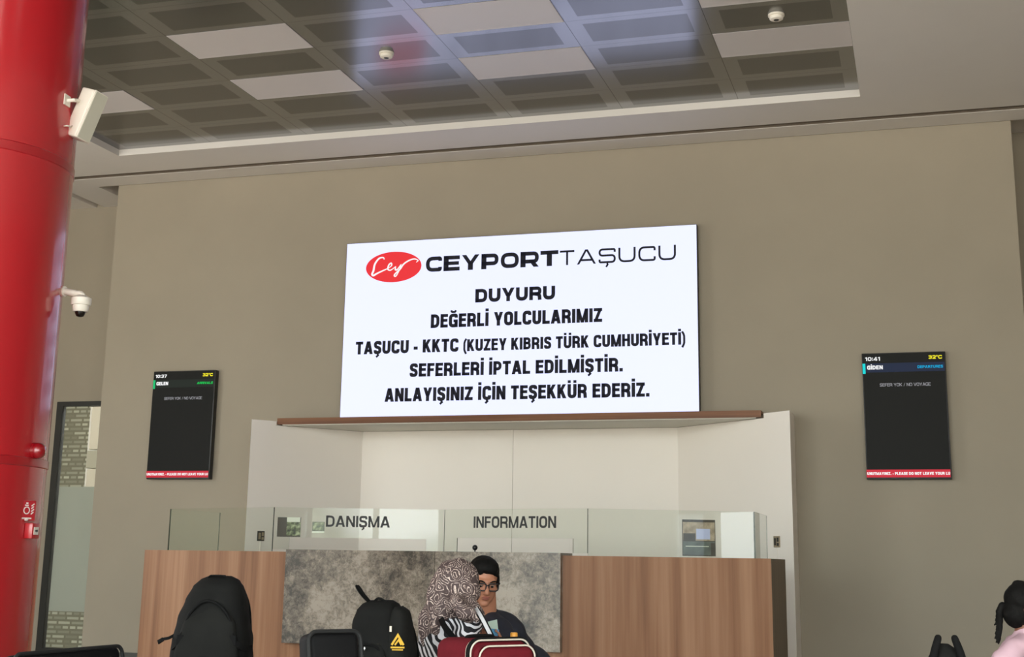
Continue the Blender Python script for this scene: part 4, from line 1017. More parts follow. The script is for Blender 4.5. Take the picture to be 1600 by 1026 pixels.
def pane_frame(p, q):
    d = Vector((q[0] - p[0], q[1] - p[1])).normalized()
    return Matrix.Translation((p[0], p[1], 0)) @ Matrix(((d.x, -d.y, 0, 0), (d.y, d.x, 0, 0), (0, 0, 1, 0), (0, 0, 0, 1)))
Mf2 = pane_frame(G[1], G[2]); a, zn = along(Mf2, 452, 839); b, _ = along(Mf2, 666, 840)
p2, M2_, L2 = glass_pane(G[1], G[2], 1.271, ZG, (a, b, zn))
Mf3 = pane_frame(G[2], G[3]); a, zn = along(Mf3, 714, 840); b, _ = along(Mf3, 895, 842)
p3, M3_, L3 = glass_pane(G[2], G[3], 1.271, ZG, (a, b, zn))
p4, M4, L4 = glass_pane(G[3], G[4], ZC + 0.001, ZG)
p5, M5, L5 = glass_pane((G[4][0] + 0.006, G[4][1] + 0.004), (G[4][0] + 0.006, 12.88), ZC + 0.001, ZG)
p6, M6, L6 = glass_pane((G[0][0] + 0.012, G[0][1] + 0.004), (G[0][0] + 0.012, 12.84), ZC + 0.001, ZG)
for s, pane, M, l, r in (('DANIŞMA', p2, M2_, (509, 823), (609, 823.5)), ('INFORMATION', p3, M3_, (740, 824.5), (869, 824.5))):
    x0, z0 = along(M, *l); x1, z1 = along(M, *r); top = along(M, l[0], 805.5 if s[0] == 'D' else 806.5)[1]
    text_fit('lettering', s, x1 - x0, top - z0, M @ Matrix.Translation((x0, -0.0006, (z0 + z1) / 2)) @ FACE_CAM, M_TEXT_BLACK, pane, 0.195, 0.0008, label='black lettering')
# small panels of coloured patches fixed to the inside of the glass
def mottled_green():
    m, n, l, b, out = nt('green_mottle')
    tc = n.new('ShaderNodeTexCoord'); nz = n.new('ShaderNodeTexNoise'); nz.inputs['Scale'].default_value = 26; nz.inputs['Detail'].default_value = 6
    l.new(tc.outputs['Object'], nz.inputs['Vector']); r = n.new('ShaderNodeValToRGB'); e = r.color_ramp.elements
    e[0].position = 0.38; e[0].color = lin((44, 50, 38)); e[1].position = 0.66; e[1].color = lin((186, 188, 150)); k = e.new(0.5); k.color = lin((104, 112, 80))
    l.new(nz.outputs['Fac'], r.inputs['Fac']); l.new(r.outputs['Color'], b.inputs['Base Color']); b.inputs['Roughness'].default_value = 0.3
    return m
M_GREENMOTTLE = mottled_green(); M_DKPATCH = plain('dark_patch', lin((66, 58, 50)), 0.4); M_PALEPATCH = plain('pale_patch', lin((232, 232, 220)), 0.4)
M_TANPATCH = plain('tan_patch', lin((178, 158, 138)), 0.5, var=0.35, vscale=22); M_GREYPATCH = plain('grey_patch', lin((98, 104, 100)), 0.4, var=0.3, vscale=14); M_BLUEPATCH = plain('pale_blue_patch', lin((196, 200, 240)), 0.4)
def panel_on(M, label, x0, y0, x1, y1, bands):
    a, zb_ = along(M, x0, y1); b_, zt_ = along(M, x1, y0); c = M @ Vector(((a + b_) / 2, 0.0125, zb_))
    t = thing('small_panel', label, 'picture', tuple(c), group='small panels behind the counter glass')
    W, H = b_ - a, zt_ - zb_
    bm = bmesh.new(); box(bm, a, b_, 0.0135, 0.0155, zb_, zt_, M); obj('backing', bm, M_DKPATCH, t, world=True)
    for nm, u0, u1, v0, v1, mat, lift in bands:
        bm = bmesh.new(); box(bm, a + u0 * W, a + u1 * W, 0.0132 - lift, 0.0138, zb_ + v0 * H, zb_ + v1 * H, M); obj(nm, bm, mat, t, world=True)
panel_on(M2_, 'small mottled green panel with a dark left band on the glass beside DANIŞMA', 432, 808, 470, 838, [('panel_area', 0.40, 1.0, 0.06, 0.76, M_GREENMOTTLE, 0.0), ('panel_area', 0.40, 0.97, 0.76, 1.0, M_PALEPATCH, 0.0)])
panel_on(M2_, 'smallest mottled green panel on the glass, touching the first letter of DANIŞMA', 487, 815, 507, 832, [('panel_area', 0.04, 0.96, 0.22, 0.94, M_GREENMOTTLE, 0.0), ('panel_area', 0.0, 1.0, 0.0, 0.16, M_PALEPATCH, 0.0)])
panel_on(M4, 'panel with a pale blue square on the glass near the counter right end', 1067, 812, 1118, 868, [('panel_area', 0.02, 0.98, 0.42, 0.93, M_TANPATCH, 0.0), ('panel_area', 0.02, 0.98, 0.03, 0.40, M_GREYPATCH, 0.0), ('panel_area', 0.42, 0.84, 0.46, 0.75, M_BLUEPATCH, 0.0003), ('panel_area', 0.03, 0.40, 0.40, 0.62, M_DKPATCH, 0.0003), ('panel_area', 0.86, 0.98, 0.02, 0.36, M_DKPATCH, 0.0003), ('panel_area', 0.10, 0.80, 0.255, 0.275, M_PALEPATCH, 0.0003)])
# microphone on the counter
p = at(742, 862, 11.79)
t = thing('desk_microphone', 'small black microphone in the service opening under INFORMATION', 'microphone', (p.x, 11.79, 1.2485))
bm = bmesh.new(); lathe(bm, [(0, 0.0), (0.05, 0.0), (0.05, 0.012), (0.03, 0.02), (0, 0.02)], 20); obj('base', bm, M_BLACKPL, t)
bm = bmesh.new(); tube(bm, [(0, 0, 0.02), (0, 0, 0.045)], 0.006, 8); obj('stem', bm, M_BLACKPL, t)
bm = bmesh.new(); ell(bm, (0, 0, 0.062), (0.024, 0.024, 0.024)); obj('windscreen', bm, M_BLACKPL, t, smooth=True)

# ------------------------------------------------------------------ luggage
def loft(bm, secs, seg=32):
    """stack of rounded-rectangle outlines: (z, centre x, centre y, half width, half depth, squareness)"""
    rings = []
    for z, cx, cy, a, b, e in secs:
        ring = []
        for k in range(seg):
            t = k / seg * math.tau; c, s_ = math.cos(t), math.sin(t)
            ring.append(bm.verts.new((cx + a * math.copysign(abs(c) ** (2 / e), c), cy + b * math.copysign(abs(s_) ** (2 / e), s_), z)))
        rings.append(ring)
    for A, B in zip(rings, rings[1:]):
        for k in range(seg): bm.faces.new((A[k], A[(k + 1) % seg], B[(k + 1) % seg], B[k]))
    bm.faces.new(rings[0][::-1]); bm.faces.new(rings[-1])
def resample(prof, n):
    """smooth interpolation of (z, ...) rows"""
    out = []
    for i in range(n):
        z = prof[0][0] + (prof[-1][0] - prof[0][0]) * i / (n - 1)
        for p, q in zip(prof, prof[1:]):
            if p[0] <= z <= q[0] + 1e-9:
                t = (z - p[0]) / (q[0] - p[0]); t2 = t * t * (3 - 2 * t) * 0.5 + t * 0.5
                out.append(tuple([z] + [a + (b - a) * t2 for a, b in zip(p[1:], q[1:])])); break
    return out
def crumple(me, amp, freq):
    for v in me.vertices:
        q = v.co * freq
        v.co += v.normal * amp * (noise.noise(q) + 0.5 * noise.noise(q * 2.3))
    return me
def bag_body(prof, n=40, seg=48, amp=0.006, freq=7.0):
    bm = bmesh.new(); loft(bm, resample(prof, n), seg)
    bmesh.ops.recalc_face_normals(bm, faces=bm.faces)
    me = bpy.data.meshes.new('bag'); bm.to_mesh(me); bm.free()
    return crumple(me, amp, freq)

# a row of waiting seats
def make_seat(label, loc, rz, wid=0.46, top=0.42, tilt=0.16, group='black waiting chairs', thick=0.07):
    """black padded seat on a steel frame; local -Y is the front; top = height of the back above the cushion"""
    t = thing('waiting_chair', label, 'chair', loc, rz, group)
    auto_smooth(obj('seat', bx(-wid / 2, wid / 2, -0.25, 0.22, 0.38, 0.45, None, 0.025, 3), M_SEAT, t))
    bm = bx(-wid / 2, wid / 2, -0.035, thick - 0.035, 0.0, top, None, 0.028, 4)
    Mb = Matrix.Translation((0, 0.235, 0.455)) @ Matrix.Rotation(-tilt, 4, 'X'); bm.transform(Mb)
    b = auto_smooth(obj('backrest', bm, M_SEAT, t), 50)
    bm = bmesh.new()
    tube(bm, [Mb @ Vector(q) for q in round_path(wid / 2 + 0.001, top)], 0.008, 8)
    obj('piping', bm, M_SEAT_PIPE, b)
    bm = bmesh.new(); box(bm, -wid / 2 + 0.04, wid / 2 - 0.04, -0.03, 0.03, 0.33, 0.38); obj('beam', bm, M_CHROME, t)
    for sx in (-1, 1):
        bm = bmesh.new(); tube(bm, [(sx * (wid / 2 - 0.07), 0, 0.33), (sx * (wid / 2 - 0.07), 0, 0.03)], 0.02, 12); box(bm, sx * (wid / 2 - 0.07) - 0.025, sx * (wid / 2 - 0.07) + 0.025, -0.22, 0.22, 0.0, 0.03)
        obj('leg', bm, M_CHROME, t)
    return t
def round_path(hw, top):
    r = 0.035; y = -0.036
    p = [(-hw, y, 0.02), (-hw, y, top - r)]
    for k in range(1, 6): a = k / 5 * math.pi / 2; p.append((-hw + r - r * math.cos(a), y, top - r + r * math.sin(a)))
    for k in range(0, 6): a = k / 5 * math.pi / 2; p.append((hw - r + r * math.sin(a), y, top - r + r * math.cos(a)))
    p.append((hw, y, 0.02)); return p

# seat whose back shows at the far left, in front of the column
q = at(176, 1008, 5.2)
Rz = math.radians(86); off = Matrix.Rotation(Rz, 3, 'Z') @ Vector((0.33, 0.235 + 0.07, 0))
make_seat('black waiting chair at lower left in front of the red column', (q.x - off.x, 5.2 - off.y, 0), Rz, wid=0.66, top=q.z - 0.455)

# big backpack on its own seat
BP = at(340, 900, 5.5)
make_seat('black waiting chair under the big plain black backpack', (BP.x + 0.02, 5.56, 0), math.radians(16), wid=0.40, top=0.14)
t = thing('backpack', 'large plain black backpack with no emblem, standing left of the marble panel', 'backpack', (BP.x, 5.5, 0.454), math.radians(16), 'backpacks on the chairs')
Zt = BP.z - 0.452 - 0.0
prof = [(0.0, 0.0, 0, 0.150, 0.11, 4.0), (0.03, 0.0, 0, 0.168, 0.128, 4.0), (0.12, 0.0, 0, 0.178, 0.135, 3.6), (Zt - 0.27, -0.004, 0, 0.170, 0.13, 3.2), (Zt - 0.19, -0.004, 0.0, 0.152, 0.125, 2.9),
        (Zt - 0.10, 0.002, 0.005, 0.132, 0.115, 2.7), (Zt - 0.045, 0.006, 0.01, 0.108, 0.098, 2.6), (Zt - 0.012, 0.010, 0.015, 0.078, 0.07, 2.5), (Zt, 0.012, 0.015, 0.045, 0.04, 2.4)]
obj('main_bag', bag_body(prof, 48, 56, 0.007, 8.0), M_BAG, t, smooth=True)
def arch(zc, hw, hh, y, n=22, x0=0.0, lean=0.0):
    return [(x0 + hw * math.cos(math.pi * (1 - k / n)), y + 0.045 * (1 - math.sin(math.pi * k / n)) , zc + hh * math.sin(math.pi * k / n) + lean * math.cos(math.pi * (1 - k / n))) for k in range(n + 1)]
# front pocket, its hood-like flap and zips
pk = [(0.02, 0, -0.118, 0.135, 0.035, 3.0), (0.06, 0, -0.125, 0.142, 0.045, 3.0), (Zt - 0.32, 0, -0.120, 0.138, 0.045, 2.8), (Zt - 0.20, 0.0, -0.105, 0.115, 0.04, 2.5), (Zt - 0.13, 0.0, -0.085, 0.075, 0.03, 2.3), (Zt - 0.112, 0.0, -0.075, 0.04, 0.02, 2.2)]
f = obj('front_pocket', bag_body(pk, 36, 40, 0.004, 9.0), M_BAG2, t, smooth=True)
bm = bmesh.new(); tube(bm, smooth_path([(-0.115, -0.100, Zt - 0.25), (-0.085, -0.118, Zt - 0.16), (-0.03, -0.118, Zt - 0.108), (0.03, -0.118, Zt - 0.115), (0.085, -0.122, Zt - 0.17), (0.125, -0.105, Zt - 0.28)], 6), 0.007, 8); obj('zip', bm, M_STRAP, f)
lp = [(0.02, 0, -0.158, 0.115, 0.02, 3.0), (0.05, 0, -0.165, 0.122, 0.03, 3.0), (Zt - 0.40, 0, -0.160, 0.118, 0.03, 2.8), (Zt - 0.34, 0, -0.148, 0.10, 0.02, 2.4)]
f2 = obj('lower_pocket', bag_body(lp, 20, 36, 0.003, 9.0), M_BAG, t, smooth=True)
bm = bmesh.new(); tube(bm, smooth_path([(-0.112, -0.152, Zt - 0.37), (0.0, -0.184, Zt - 0.335), (0.112, -0.152, Zt - 0.37)], 6), 0.005, 8); obj('zip', bm, M_STRAP, f2)
bm = bmesh.new(); strap(bm, smooth_path([(-0.03, -0.02, Zt - 0.008), (-0.02, -0.03, Zt + 0.002), (0.03, -0.03, Zt + 0.002), (0.045, -0.02, Zt - 0.006)], 5), 0.022, 0.005, (0, 1, 0)); obj('grab_handle', bm, M_STRAP, t)
for sx in (-1, 1):
    bm = bmesh.new(); strap(bm, smooth_path([(sx * 0.105, -0.128, Zt - 0.24), (sx * 0.125, -0.135, Zt - 0.275), (sx * 0.155, -0.10, Zt - 0.30), (sx * 0.172, -0.02, Zt - 0.30)], 5), 0.02, 0.004, (0, 0, 1)); box(bm, sx * 0.112 - 0.014, sx * 0.112 + 0.014, -0.142, -0.128, Zt - 0.285, Zt - 0.245)
    obj('compression_strap', bm, M_STRAP, t)
    bm = bmesh.new(); strap(bm, smooth_path([(sx * 0.05, 0.10, Zt - 0.03), (sx * 0.09, 0.16, Zt - 0.14), (sx * 0.11, 0.16, Zt - 0.35), (sx * 0.14, 0.12, 0.08)], 6), 0.06, 0.014, (1, 0, 0)); obj('shoulder_strap', bm, M_STRAP, t)
bm = bmesh.new(); strap(bm, smooth_path([(-0.150, -0.06, Zt - 0.245), (-0.175, -0.08, Zt - 0.262), (-0.20, -0.085, Zt - 0.268), (-0.222, -0.085, Zt - 0.278)], 5), 0.012, 0.004, (0, 0.3, 1)); strap(bm, [(-0.20, -0.085, Zt - 0.268), (-0.222, -0.08, Zt - 0.282)], 0.017, 0.006, (0, 0.3, 1)); obj('strap_end', bm, M_STRAP, t)

# seat and backpack in front of the marble
SB = at(508, 981, 4.9)
ra = math.radians(52); off = Matrix.Rotation(ra, 3, 'Z') @ Vector((0, 0.235 + 0.08, 0))
make_seat('black waiting chair left of the backpack with the yellow emblem', (SB.x - off.x + 0.02, 4.9 - off.y + 0.02, 0), ra, wid=0.22, top=SB.z - 0.463, tilt=0.2, thick=0.10)
B2 = at(600, 938, 5.8)
make_seat('black waiting chair under the backpack with the yellow emblem', (B2.x + 0.02, 5.86, 0), math.radians(-8), wid=0.36, top=0.12)
t = thing('backpack', 'black backpack with a yellow mountain emblem beside the woman in the paisley scarf', 'backpack', (B2.x, 5.8, 0.452), math.radians(-8), 'backpacks on the chairs')
Zt = B2.z - 0.452
prof = [(0.0, 0.0, 0, 0.12, 0.09, 4.0), (0.03, 0, 0, 0.134, 0.10, 4.0), (0.14, 0.0, 0, 0.142, 0.108, 3.6), (Zt - 0.20, -0.006, 0, 0.128, 0.105, 3.2), (Zt - 0.10, -0.018, 0, 0.112, 0.10, 3.0), (Zt - 0.04, -0.022, 0.005, 0.098, 0.088, 2.8), (Zt - 0.010, -0.022, 0.01, 0.078, 0.065, 2.6), (Zt, -0.020, 0.01, 0.055, 0.04, 2.4)]
obj('main_bag', bag_body(prof, 44, 52, 0.005, 8.0), M_BAG, t, smooth=True)
side = [(0.02, 0.11, -0.02, 0.05, 0.07, 3.0), (0.08, 0.118, -0.02, 0.06, 0.082, 3.0), (Zt - 0.22, 0.108, -0.02, 0.058, 0.08, 2.8), (Zt - 0.12, 0.096, -0.015, 0.05, 0.07, 2.6), (Zt - 0.045, 0.094, -0.01, 0.036, 0.05, 2.4), (Zt - 0.026, 0.088, -0.01, 0.018, 0.03, 2.2)]
sp_ = obj('side_pocket', bag_body(side, 36, 36, 0.004, 9.0), M_BAG2, t, smooth=True)
fr = [(0.02, -0.02, -0.098, 0.10, 0.025, 3.0), (0.06, -0.02, -0.105, 0.108, 0.035, 3.0), (Zt - 0.24, -0.022, -0.10, 0.10, 0.032, 2.8), (Zt - 0.18, -0.024, -0.09, 0.085, 0.02, 2.4)]
fp = obj('front_pocket', bag_body(fr, 24, 36, 0.003, 9.0), M_BAG2, t, smooth=True)
bm = bmesh.new(); tube(bm, smooth_path([(-0.115, -0.09, Zt - 0.24), (-0.06, -0.122, Zt - 0.19), (0.03, -0.118, Zt - 0.19), (0.075, -0.09, Zt - 0.25)], 6), 0.005, 8); obj('zip', bm, M_STRAP, fp)
bm = bmesh.new(); ell(bm, (-0.012, -0.134, Zt - 0.200), (0.005, 0.004, 0.009), 10); obj('zip_puller', bm, M_CHROME, fp, label='silver zip puller')
bm = bmesh.new(); strap(bm, smooth_path([(-0.062, -0.03, Zt - 0.006), (-0.085, -0.05, Zt + 0.022), (-0.105, -0.055, Zt + 0.048), (-0.112, -0.055, Zt + 0.062), (-0.104, -0.05, Zt + 0.060), (-0.08, -0.04, Zt + 0.025), (-0.06, -0.02, Zt - 0.006)], 5), 0.013, 0.004, (0.2, 1, 0)); obj('hanging_loop', bm, M_STRAP, t)
bm = bmesh.new(); tube(bm, smooth_path([(-0.04, -0.02, Zt - 0.006), (-0.01, -0.03, Zt + 0.010), (0.02, -0.02, Zt - 0.004)], 5), 0.006, 8); obj('grab_handle', bm, M_STRAP, t)
bm = bmesh.new(); Ml = Matrix.Translation((0.134, -0.102, Zt - 0.165)) @ Matrix.Rotation(math.radians(24), 4, 'Z') @ FACE_CAM
stroke2d(bm, [(-0.026, -0.016), (0, 0.026), (0.026, -0.016)], 0.009, False, Ml); stroke2d(bm, [(-0.012, -0.016), (0.004, 0.006), (0.016, -0.016)], 0.007, False, Ml)
stroke2d(bm, [(-0.03, -0.026), (0.03, -0.026)], 0.007, False, Ml); stroke2d(bm, [(-0.024, -0.036), (0.024, -0.036)], 0.005, False, Ml)
obj('emblem', bm, M_YELLOW, sp_, label='yellow mountain-shaped emblem')
bm = bmesh.new(); box(bm, -0.005, 0.005, -0.012, 0.012, 0, 0.002, Matrix.Translation((0.098, -0.103, Zt - 0.115)) @ FACE_CAM); obj('brand_tag', bm, M_PIPE_W, sp_, label='small white fabric tag')
for sx in (-1, 1):
    bm = bmesh.new(); strap(bm, smooth_path([(sx * 0.05 - 0.02, 0.08, Zt - 0.03), (sx * 0.08 - 0.02, 0.14, Zt - 0.14), (sx * 0.09, 0.14, Zt - 0.3), (sx * 0.11, 0.10, 0.06)], 6), 0.05, 0.012, (1, 0, 0)); obj('shoulder_strap', bm, M_STRAP, t)

# burgundy suitcase
SC = at(752, 996, 5.7)
t = thing('suitcase', 'burgundy fabric suitcase with cream piping in front of the two seated people', 'suitcase', (SC.x + 0.005, 5.7, 0), math.radians(52), None)
ztop = SC.z
W2, D2 = 0.157, 0.143
auto_smooth(obj('shell', bx(-W2, W2, -D2, D2, 0.07, ztop, None, 0.05, 5), M_CASE, t), 60)
fpkt = auto_smooth(obj('front_pocket', bx(-W2 + 0.012, W2 - 0.012, -D2 - 0.05, -D2 - 0.0005, 0.12, ztop - 0.02, None, 0.04, 5), M_CASE, t), 60)
def loop_path(hw, z0, z1, r, y):
    p = []
    for cxx, czz, a0 in ((hw - r, z1 - r, 0), (-hw + r, z1 - r, 90), (-hw + r, z0 + r, 180), (hw - r, z0 + r, 270)):
        for k in range(7): a = math.radians(a0 + 90 * k / 6); p.append((cxx + r * math.cos(a), y, czz + r * math.sin(a)))
    return p
for hw, zt_, y, par, mat_ in ((W2 - 0.004, ztop + 0.001, -D2 + 0.035, t, M_PIPE_W), (W2 - 0.002, ztop + 0.001, -D2 + 0.02, t, M_BAG), (W2 - 0.006, ztop - 0.001, -D2 + 0.005, t, M_PIPE_W), (W2 - 0.016, ztop - 0.022, -D2 - 0.045, fpkt, M_PIPE_W)):
    bm = bmesh.new(); tube(bm, loop_path(hw, 0.11, zt_, 0.05, y), 0.0038 if mat_ is M_PIPE_W else 0.009, 8, closed=True); obj('piping' if mat_ is M_PIPE_W else 'zip', bm, mat_, par)
bm = bmesh.new(); tube(bm, loop_path(W2 - 0.06, 0.16, ztop - 0.085, 0.05, -D2 - 0.052), 0.0035, 8, closed=True); obj('piping', bm, M_PIPE_W, fpkt)
bm = bmesh.new(); tube(bm, smooth_path([(-0.07, 0.02, ztop - 0.004), (-0.055, 0.02, ztop + 0.006), (0.055, 0.02, ztop + 0.006), (0.07, 0.02, ztop - 0.004)], 5), 0.008, 8); obj('top_handle', bm, M_BAG, t)
for sx in (-1, 1):
    for sy in (-1, 1):
        bm = bmesh.new(); tube(bm, [(sx * 0.12 - 0.012, sy * 0.10, 0.036), (sx * 0.12 + 0.012, sy * 0.10, 0.036)], 0.035, 18); box(bm, sx * 0.12 - 0.008, sx * 0.12 + 0.008, sy * 0.10 - 0.012, sy * 0.10 + 0.012, 0.055, 0.08); obj('wheel', bm, M_BLACKPL, t)

# black bag with two upright straps at lower right
RB = at(1486, 1005, 5.2)
make_seat('black waiting chair under the bag with two raised straps', (RB.x, 5.25, 0), math.radians(4), top=0.14)
t = thing('shoulder_bag', 'black bag with two raised padded straps at lower right below the departures screen', 'bag', (RB.x, 5.2, 0.452), math.radians(4))
zb = at(1486, 1006, 5.2).z - 0.452
prof = [(0.0, 0, 0, 0.11, 0.07, 3.5), (0.04, 0, 0, 0.125, 0.085, 3.5), (zb - 0.12, -0.005, 0, 0.105, 0.08, 3.0), (zb - 0.05, -0.012, 0, 0.07, 0.06, 2.6), (zb - 0.01, -0.022, 0, 0.032, 0.03, 2.3), (zb, -0.024, 0, 0.015, 0.015, 2.2)]
obj('main_bag', bag_body(prof, 36, 44, 0.004, 9.0), M_BAG2, t, smooth=True)
ztp = at(1467, 990, 5.2).z - 0.452
for sx, tx in ((-1, -0.046), (1, 0.010)):
    def pad(b):
        P = smooth_path([(sx * 0.083, -0.045, zb - 0.24), (tx + sx * 0.030, -0.055, zb - 0.10), (tx + sx * 0.016, -0.05, zb - 0.03), (tx, -0.04, ztp - 0.012)], 4)
        chain(b, P, [.020 - .007 * q / (len(P) - 1) for q in range(len(P))], 10)
    obj('carry_strap', blob(pad, 0.004, 2), M_STRAP, t, smooth=True)
bm = bmesh.new(); ell(bm, (0.03, -0.09, zb - 0.095), (0.006, 0.005, 0.006), 10); obj('zip_puller', bm, M_CHROME, t, label='small bright zip puller')

# ------------------------------------------------------------------ people
def head_frame(c, yaw, pitch=0.0, roll=0.0):
    """head centre and turn; local -Y is where the face looks; yaw 0 looks at the camera side (-Y)"""
    return Matrix.Translation(c) @ Matrix.Rotation(yaw, 4, 'Z') @ Matrix.Rotation(pitch, 4, 'X') @ Matrix.Rotation(roll, 4, 'Y')
def head_prims(bm, M, k=1.0):
    b2 = bmesh.new()
    def E(c, r): ell(b2, [q * k for q in c], [q * k for q in r], 24)
    E((0, .015, .03), (.074, .093, .085)); E((0, -.028, -.028), (.067, .066, .078)); E((0, -.040, -.070), (.054, .048, .037)); E((0, -.074, -.096), (.026, .022, .018))
    for sx in (-1, 1):
        E((sx * .042, -.060, -.022), (.022, .022, .021)); E((sx * .011, -.099, -.034), (.0095, .009, .008)); E((sx * .0745, .012, -.010), (.011, .019, .032))
    def Cp(a, b, ra, rb): cap(b2, [q * k for q in a], [q * k for q in b], ra * k, rb * k, 12)
    Cp((0, -.086, .016), (0, -.110, -.030), .009, .0135); Cp((-.042, -.076, .024), (0, -.087, .022), .010, .010); Cp((.042, -.076, .024), (0, -.087, .022), .010, .010)
    E((0, -.088, -.060), (.024, .013, .013))
    b2.transform(M); me = bpy.data.meshes.new('t'); b2.to_mesh(me); b2.free(); bm.from_mesh(me); bpy.data.meshes.remove(me)
def face_parts(body, M, k=1.0, glasses=False):
    def part(name, build, mat, label=None, smooth=True):
        b2 = bmesh.new(); build(b2)
        for v in b2.verts: v.co *= k
        b2.transform(M); return obj(name, b2, mat, body, world=True, smooth=smooth, label=label)
    for sx in (-1, 1):
        part('eye', lambda b: ell(b, (sx * .031, -.083, .001), (.012, .010, .0055), 16), M_EYE)
        part('iris', lambda b: ell(b, (sx * .031 - .003, -.0915, -.0015), (.0075, .003, .0052), 12), M_HAIR)
        part('eyebrow', lambda b: tube(b, smooth_path([(sx * .014, -.096, .021), (sx * .032, -.091, .027), (sx * .052, -.076, .022)], 4), [.003] * 3 + [.004] * 4 + [.002] * 2, 8), M_HAIR)
    part('lips', lambda b: (ell(b, (0, -.0985, -.056), (.022, .006, .005), 16), ell(b, (0, -.0975, -.065), (.019, .006, .006), 16)), M_LIP)
    if glasses:
        def g(b):
            for sx in (-1, 1):
                c = [(sx * .0335 + q[0], -.1035 + abs(q[0] + sx * 0.0) * 0.0 + (0.008 if sx * q[0] > 0.015 else 0), q[1]) for q in round_poly([(-.026, -.020), (.026, -.020), (.026, .018), (-.026, .018)], .012, 5, True)]
                tube(b, c, .0036, 8, closed=True)
                tube(b, [(sx * .060, -.094, .010), (sx * .074, -.06, .008), (sx * .078, .0, .006), (sx * .077, .022, -.010)], .0032, 8)
            tube(b, smooth_path([(-.009, -.105, .006), (0, -.108, .010), (.009, -.105, .006)], 4), .0032, 8)
        part('glasses', g, M_BLACKPL, 'thin dark rimmed glasses')
def hair_cap(body, M, k=1.0, extra=None, front=(-.082, .064), back=(.10, -.075), mat=None):
    """a close cap of hair, cut along a slanting hairline"""
    def build(b):
        ell(b, (0, .018, .042), (.083, .101, .085), 28); ell(b, (0, -.014, .080), (.070, .074, .046), 24); ell(b, (0, .008, .03), (.080, .085, .066), 24)
        if extra: extra(b)
    me = blob(build, 0.006, 4)
    bm = bmesh.new(); bm.from_mesh(me); bpy.data.meshes.remove(me)
    p0 = Vector((0, front[0], front[1])); d = Vector((0, back[0] - front[0], back[1] - front[1])).normalized(); nrm = Vector((0, -d.z, d.y))
    r = bmesh.ops.bisect_plane(bm, geom=bm.verts[:] + bm.edges[:] + bm.faces[:], plane_co=p0, plane_no=nrm, clear_inner=True)
    ed = [e for e in r['geom_cut'] if isinstance(e, bmesh.types.BMEdge)]
    if ed: bmesh.ops.holes_fill(bm, edges=ed)
    for sx in (-1, 1): ell(bm, (sx * .0735, -.012, .004), (.0105, .026, .040), 16)
    for v in bm.verts:
        dp = (v.co - p0).dot(nrm)
        if dp < 0.014 and v.co.y < 0.03: v.co.z += (1 - max(dp, 0) / 0.014) * (0.012 * noise.noise(v.co * 55) + 0.003)
        q = v.co * 40; v.co += v.co.normalized() * (0.0022 * noise.noise(q) + 0.003 * noise.noise(v.co * 16))
        v.co *= k
    bm.transform(M)
    return obj('hair', bm, mat or M_HAIR, body, world=True, smooth=True)
def hand_prims(bm, W, D, N, T, curl=0.5, k=1.0):
    """palm, four bent fingers of different length and a thumb from the side of the palm"""
    W, D, N, T = Vector(W), Vector(D).normalized(), Vector(N).normalized(), Vector(T).normalized()
    T = (T - D * T.dot(D)).normalized(); N = D.cross(T) * (1 if D.cross(T).dot(N) > 0 else -1)
    for off, L in ((.030, .072), (.010, .082), (-.010, .077), (-.029, .060)):
        kn = W + (D * (.088 - abs(off) * .18) + T * off) * k
        cap(bm, W + (D * .012 + T * off * .55) * k, kn, .0135 * k, .0115 * k, 10)
        d = D.copy(); p = kn; seg = (L * .45, L * .32, L * .26)
        for i, sl in enumerate(seg):
            a = curl * (0.55 + 0.35 * i); d = (d * math.cos(a) + N * math.sin(a)).normalized()
            ax = D.cross(N); q = p + d * sl * k; cap(bm, p, q, (.0093 - i * .0009) * k, (.0086 - i * .0011) * k, 10); p = q
    a = W + (D * .025 + T * .026) * k; b = a + (T * .030 + D * .026 + N * .012) * k; c = b + (D * .030 + N * .016 + T * .004) * k; e = c + (D * .022 + N * .012 - T * .004) * k
    chain(bm, [a, b, c, e], [.014 * k, .011 * k, .010 * k, .0085 * k], 10)
def person(label, loc):
    return thing('person', label, 'person', loc)
def limb(p, q, r0, r1): return (Vector(p), Vector(q), r0, r1)

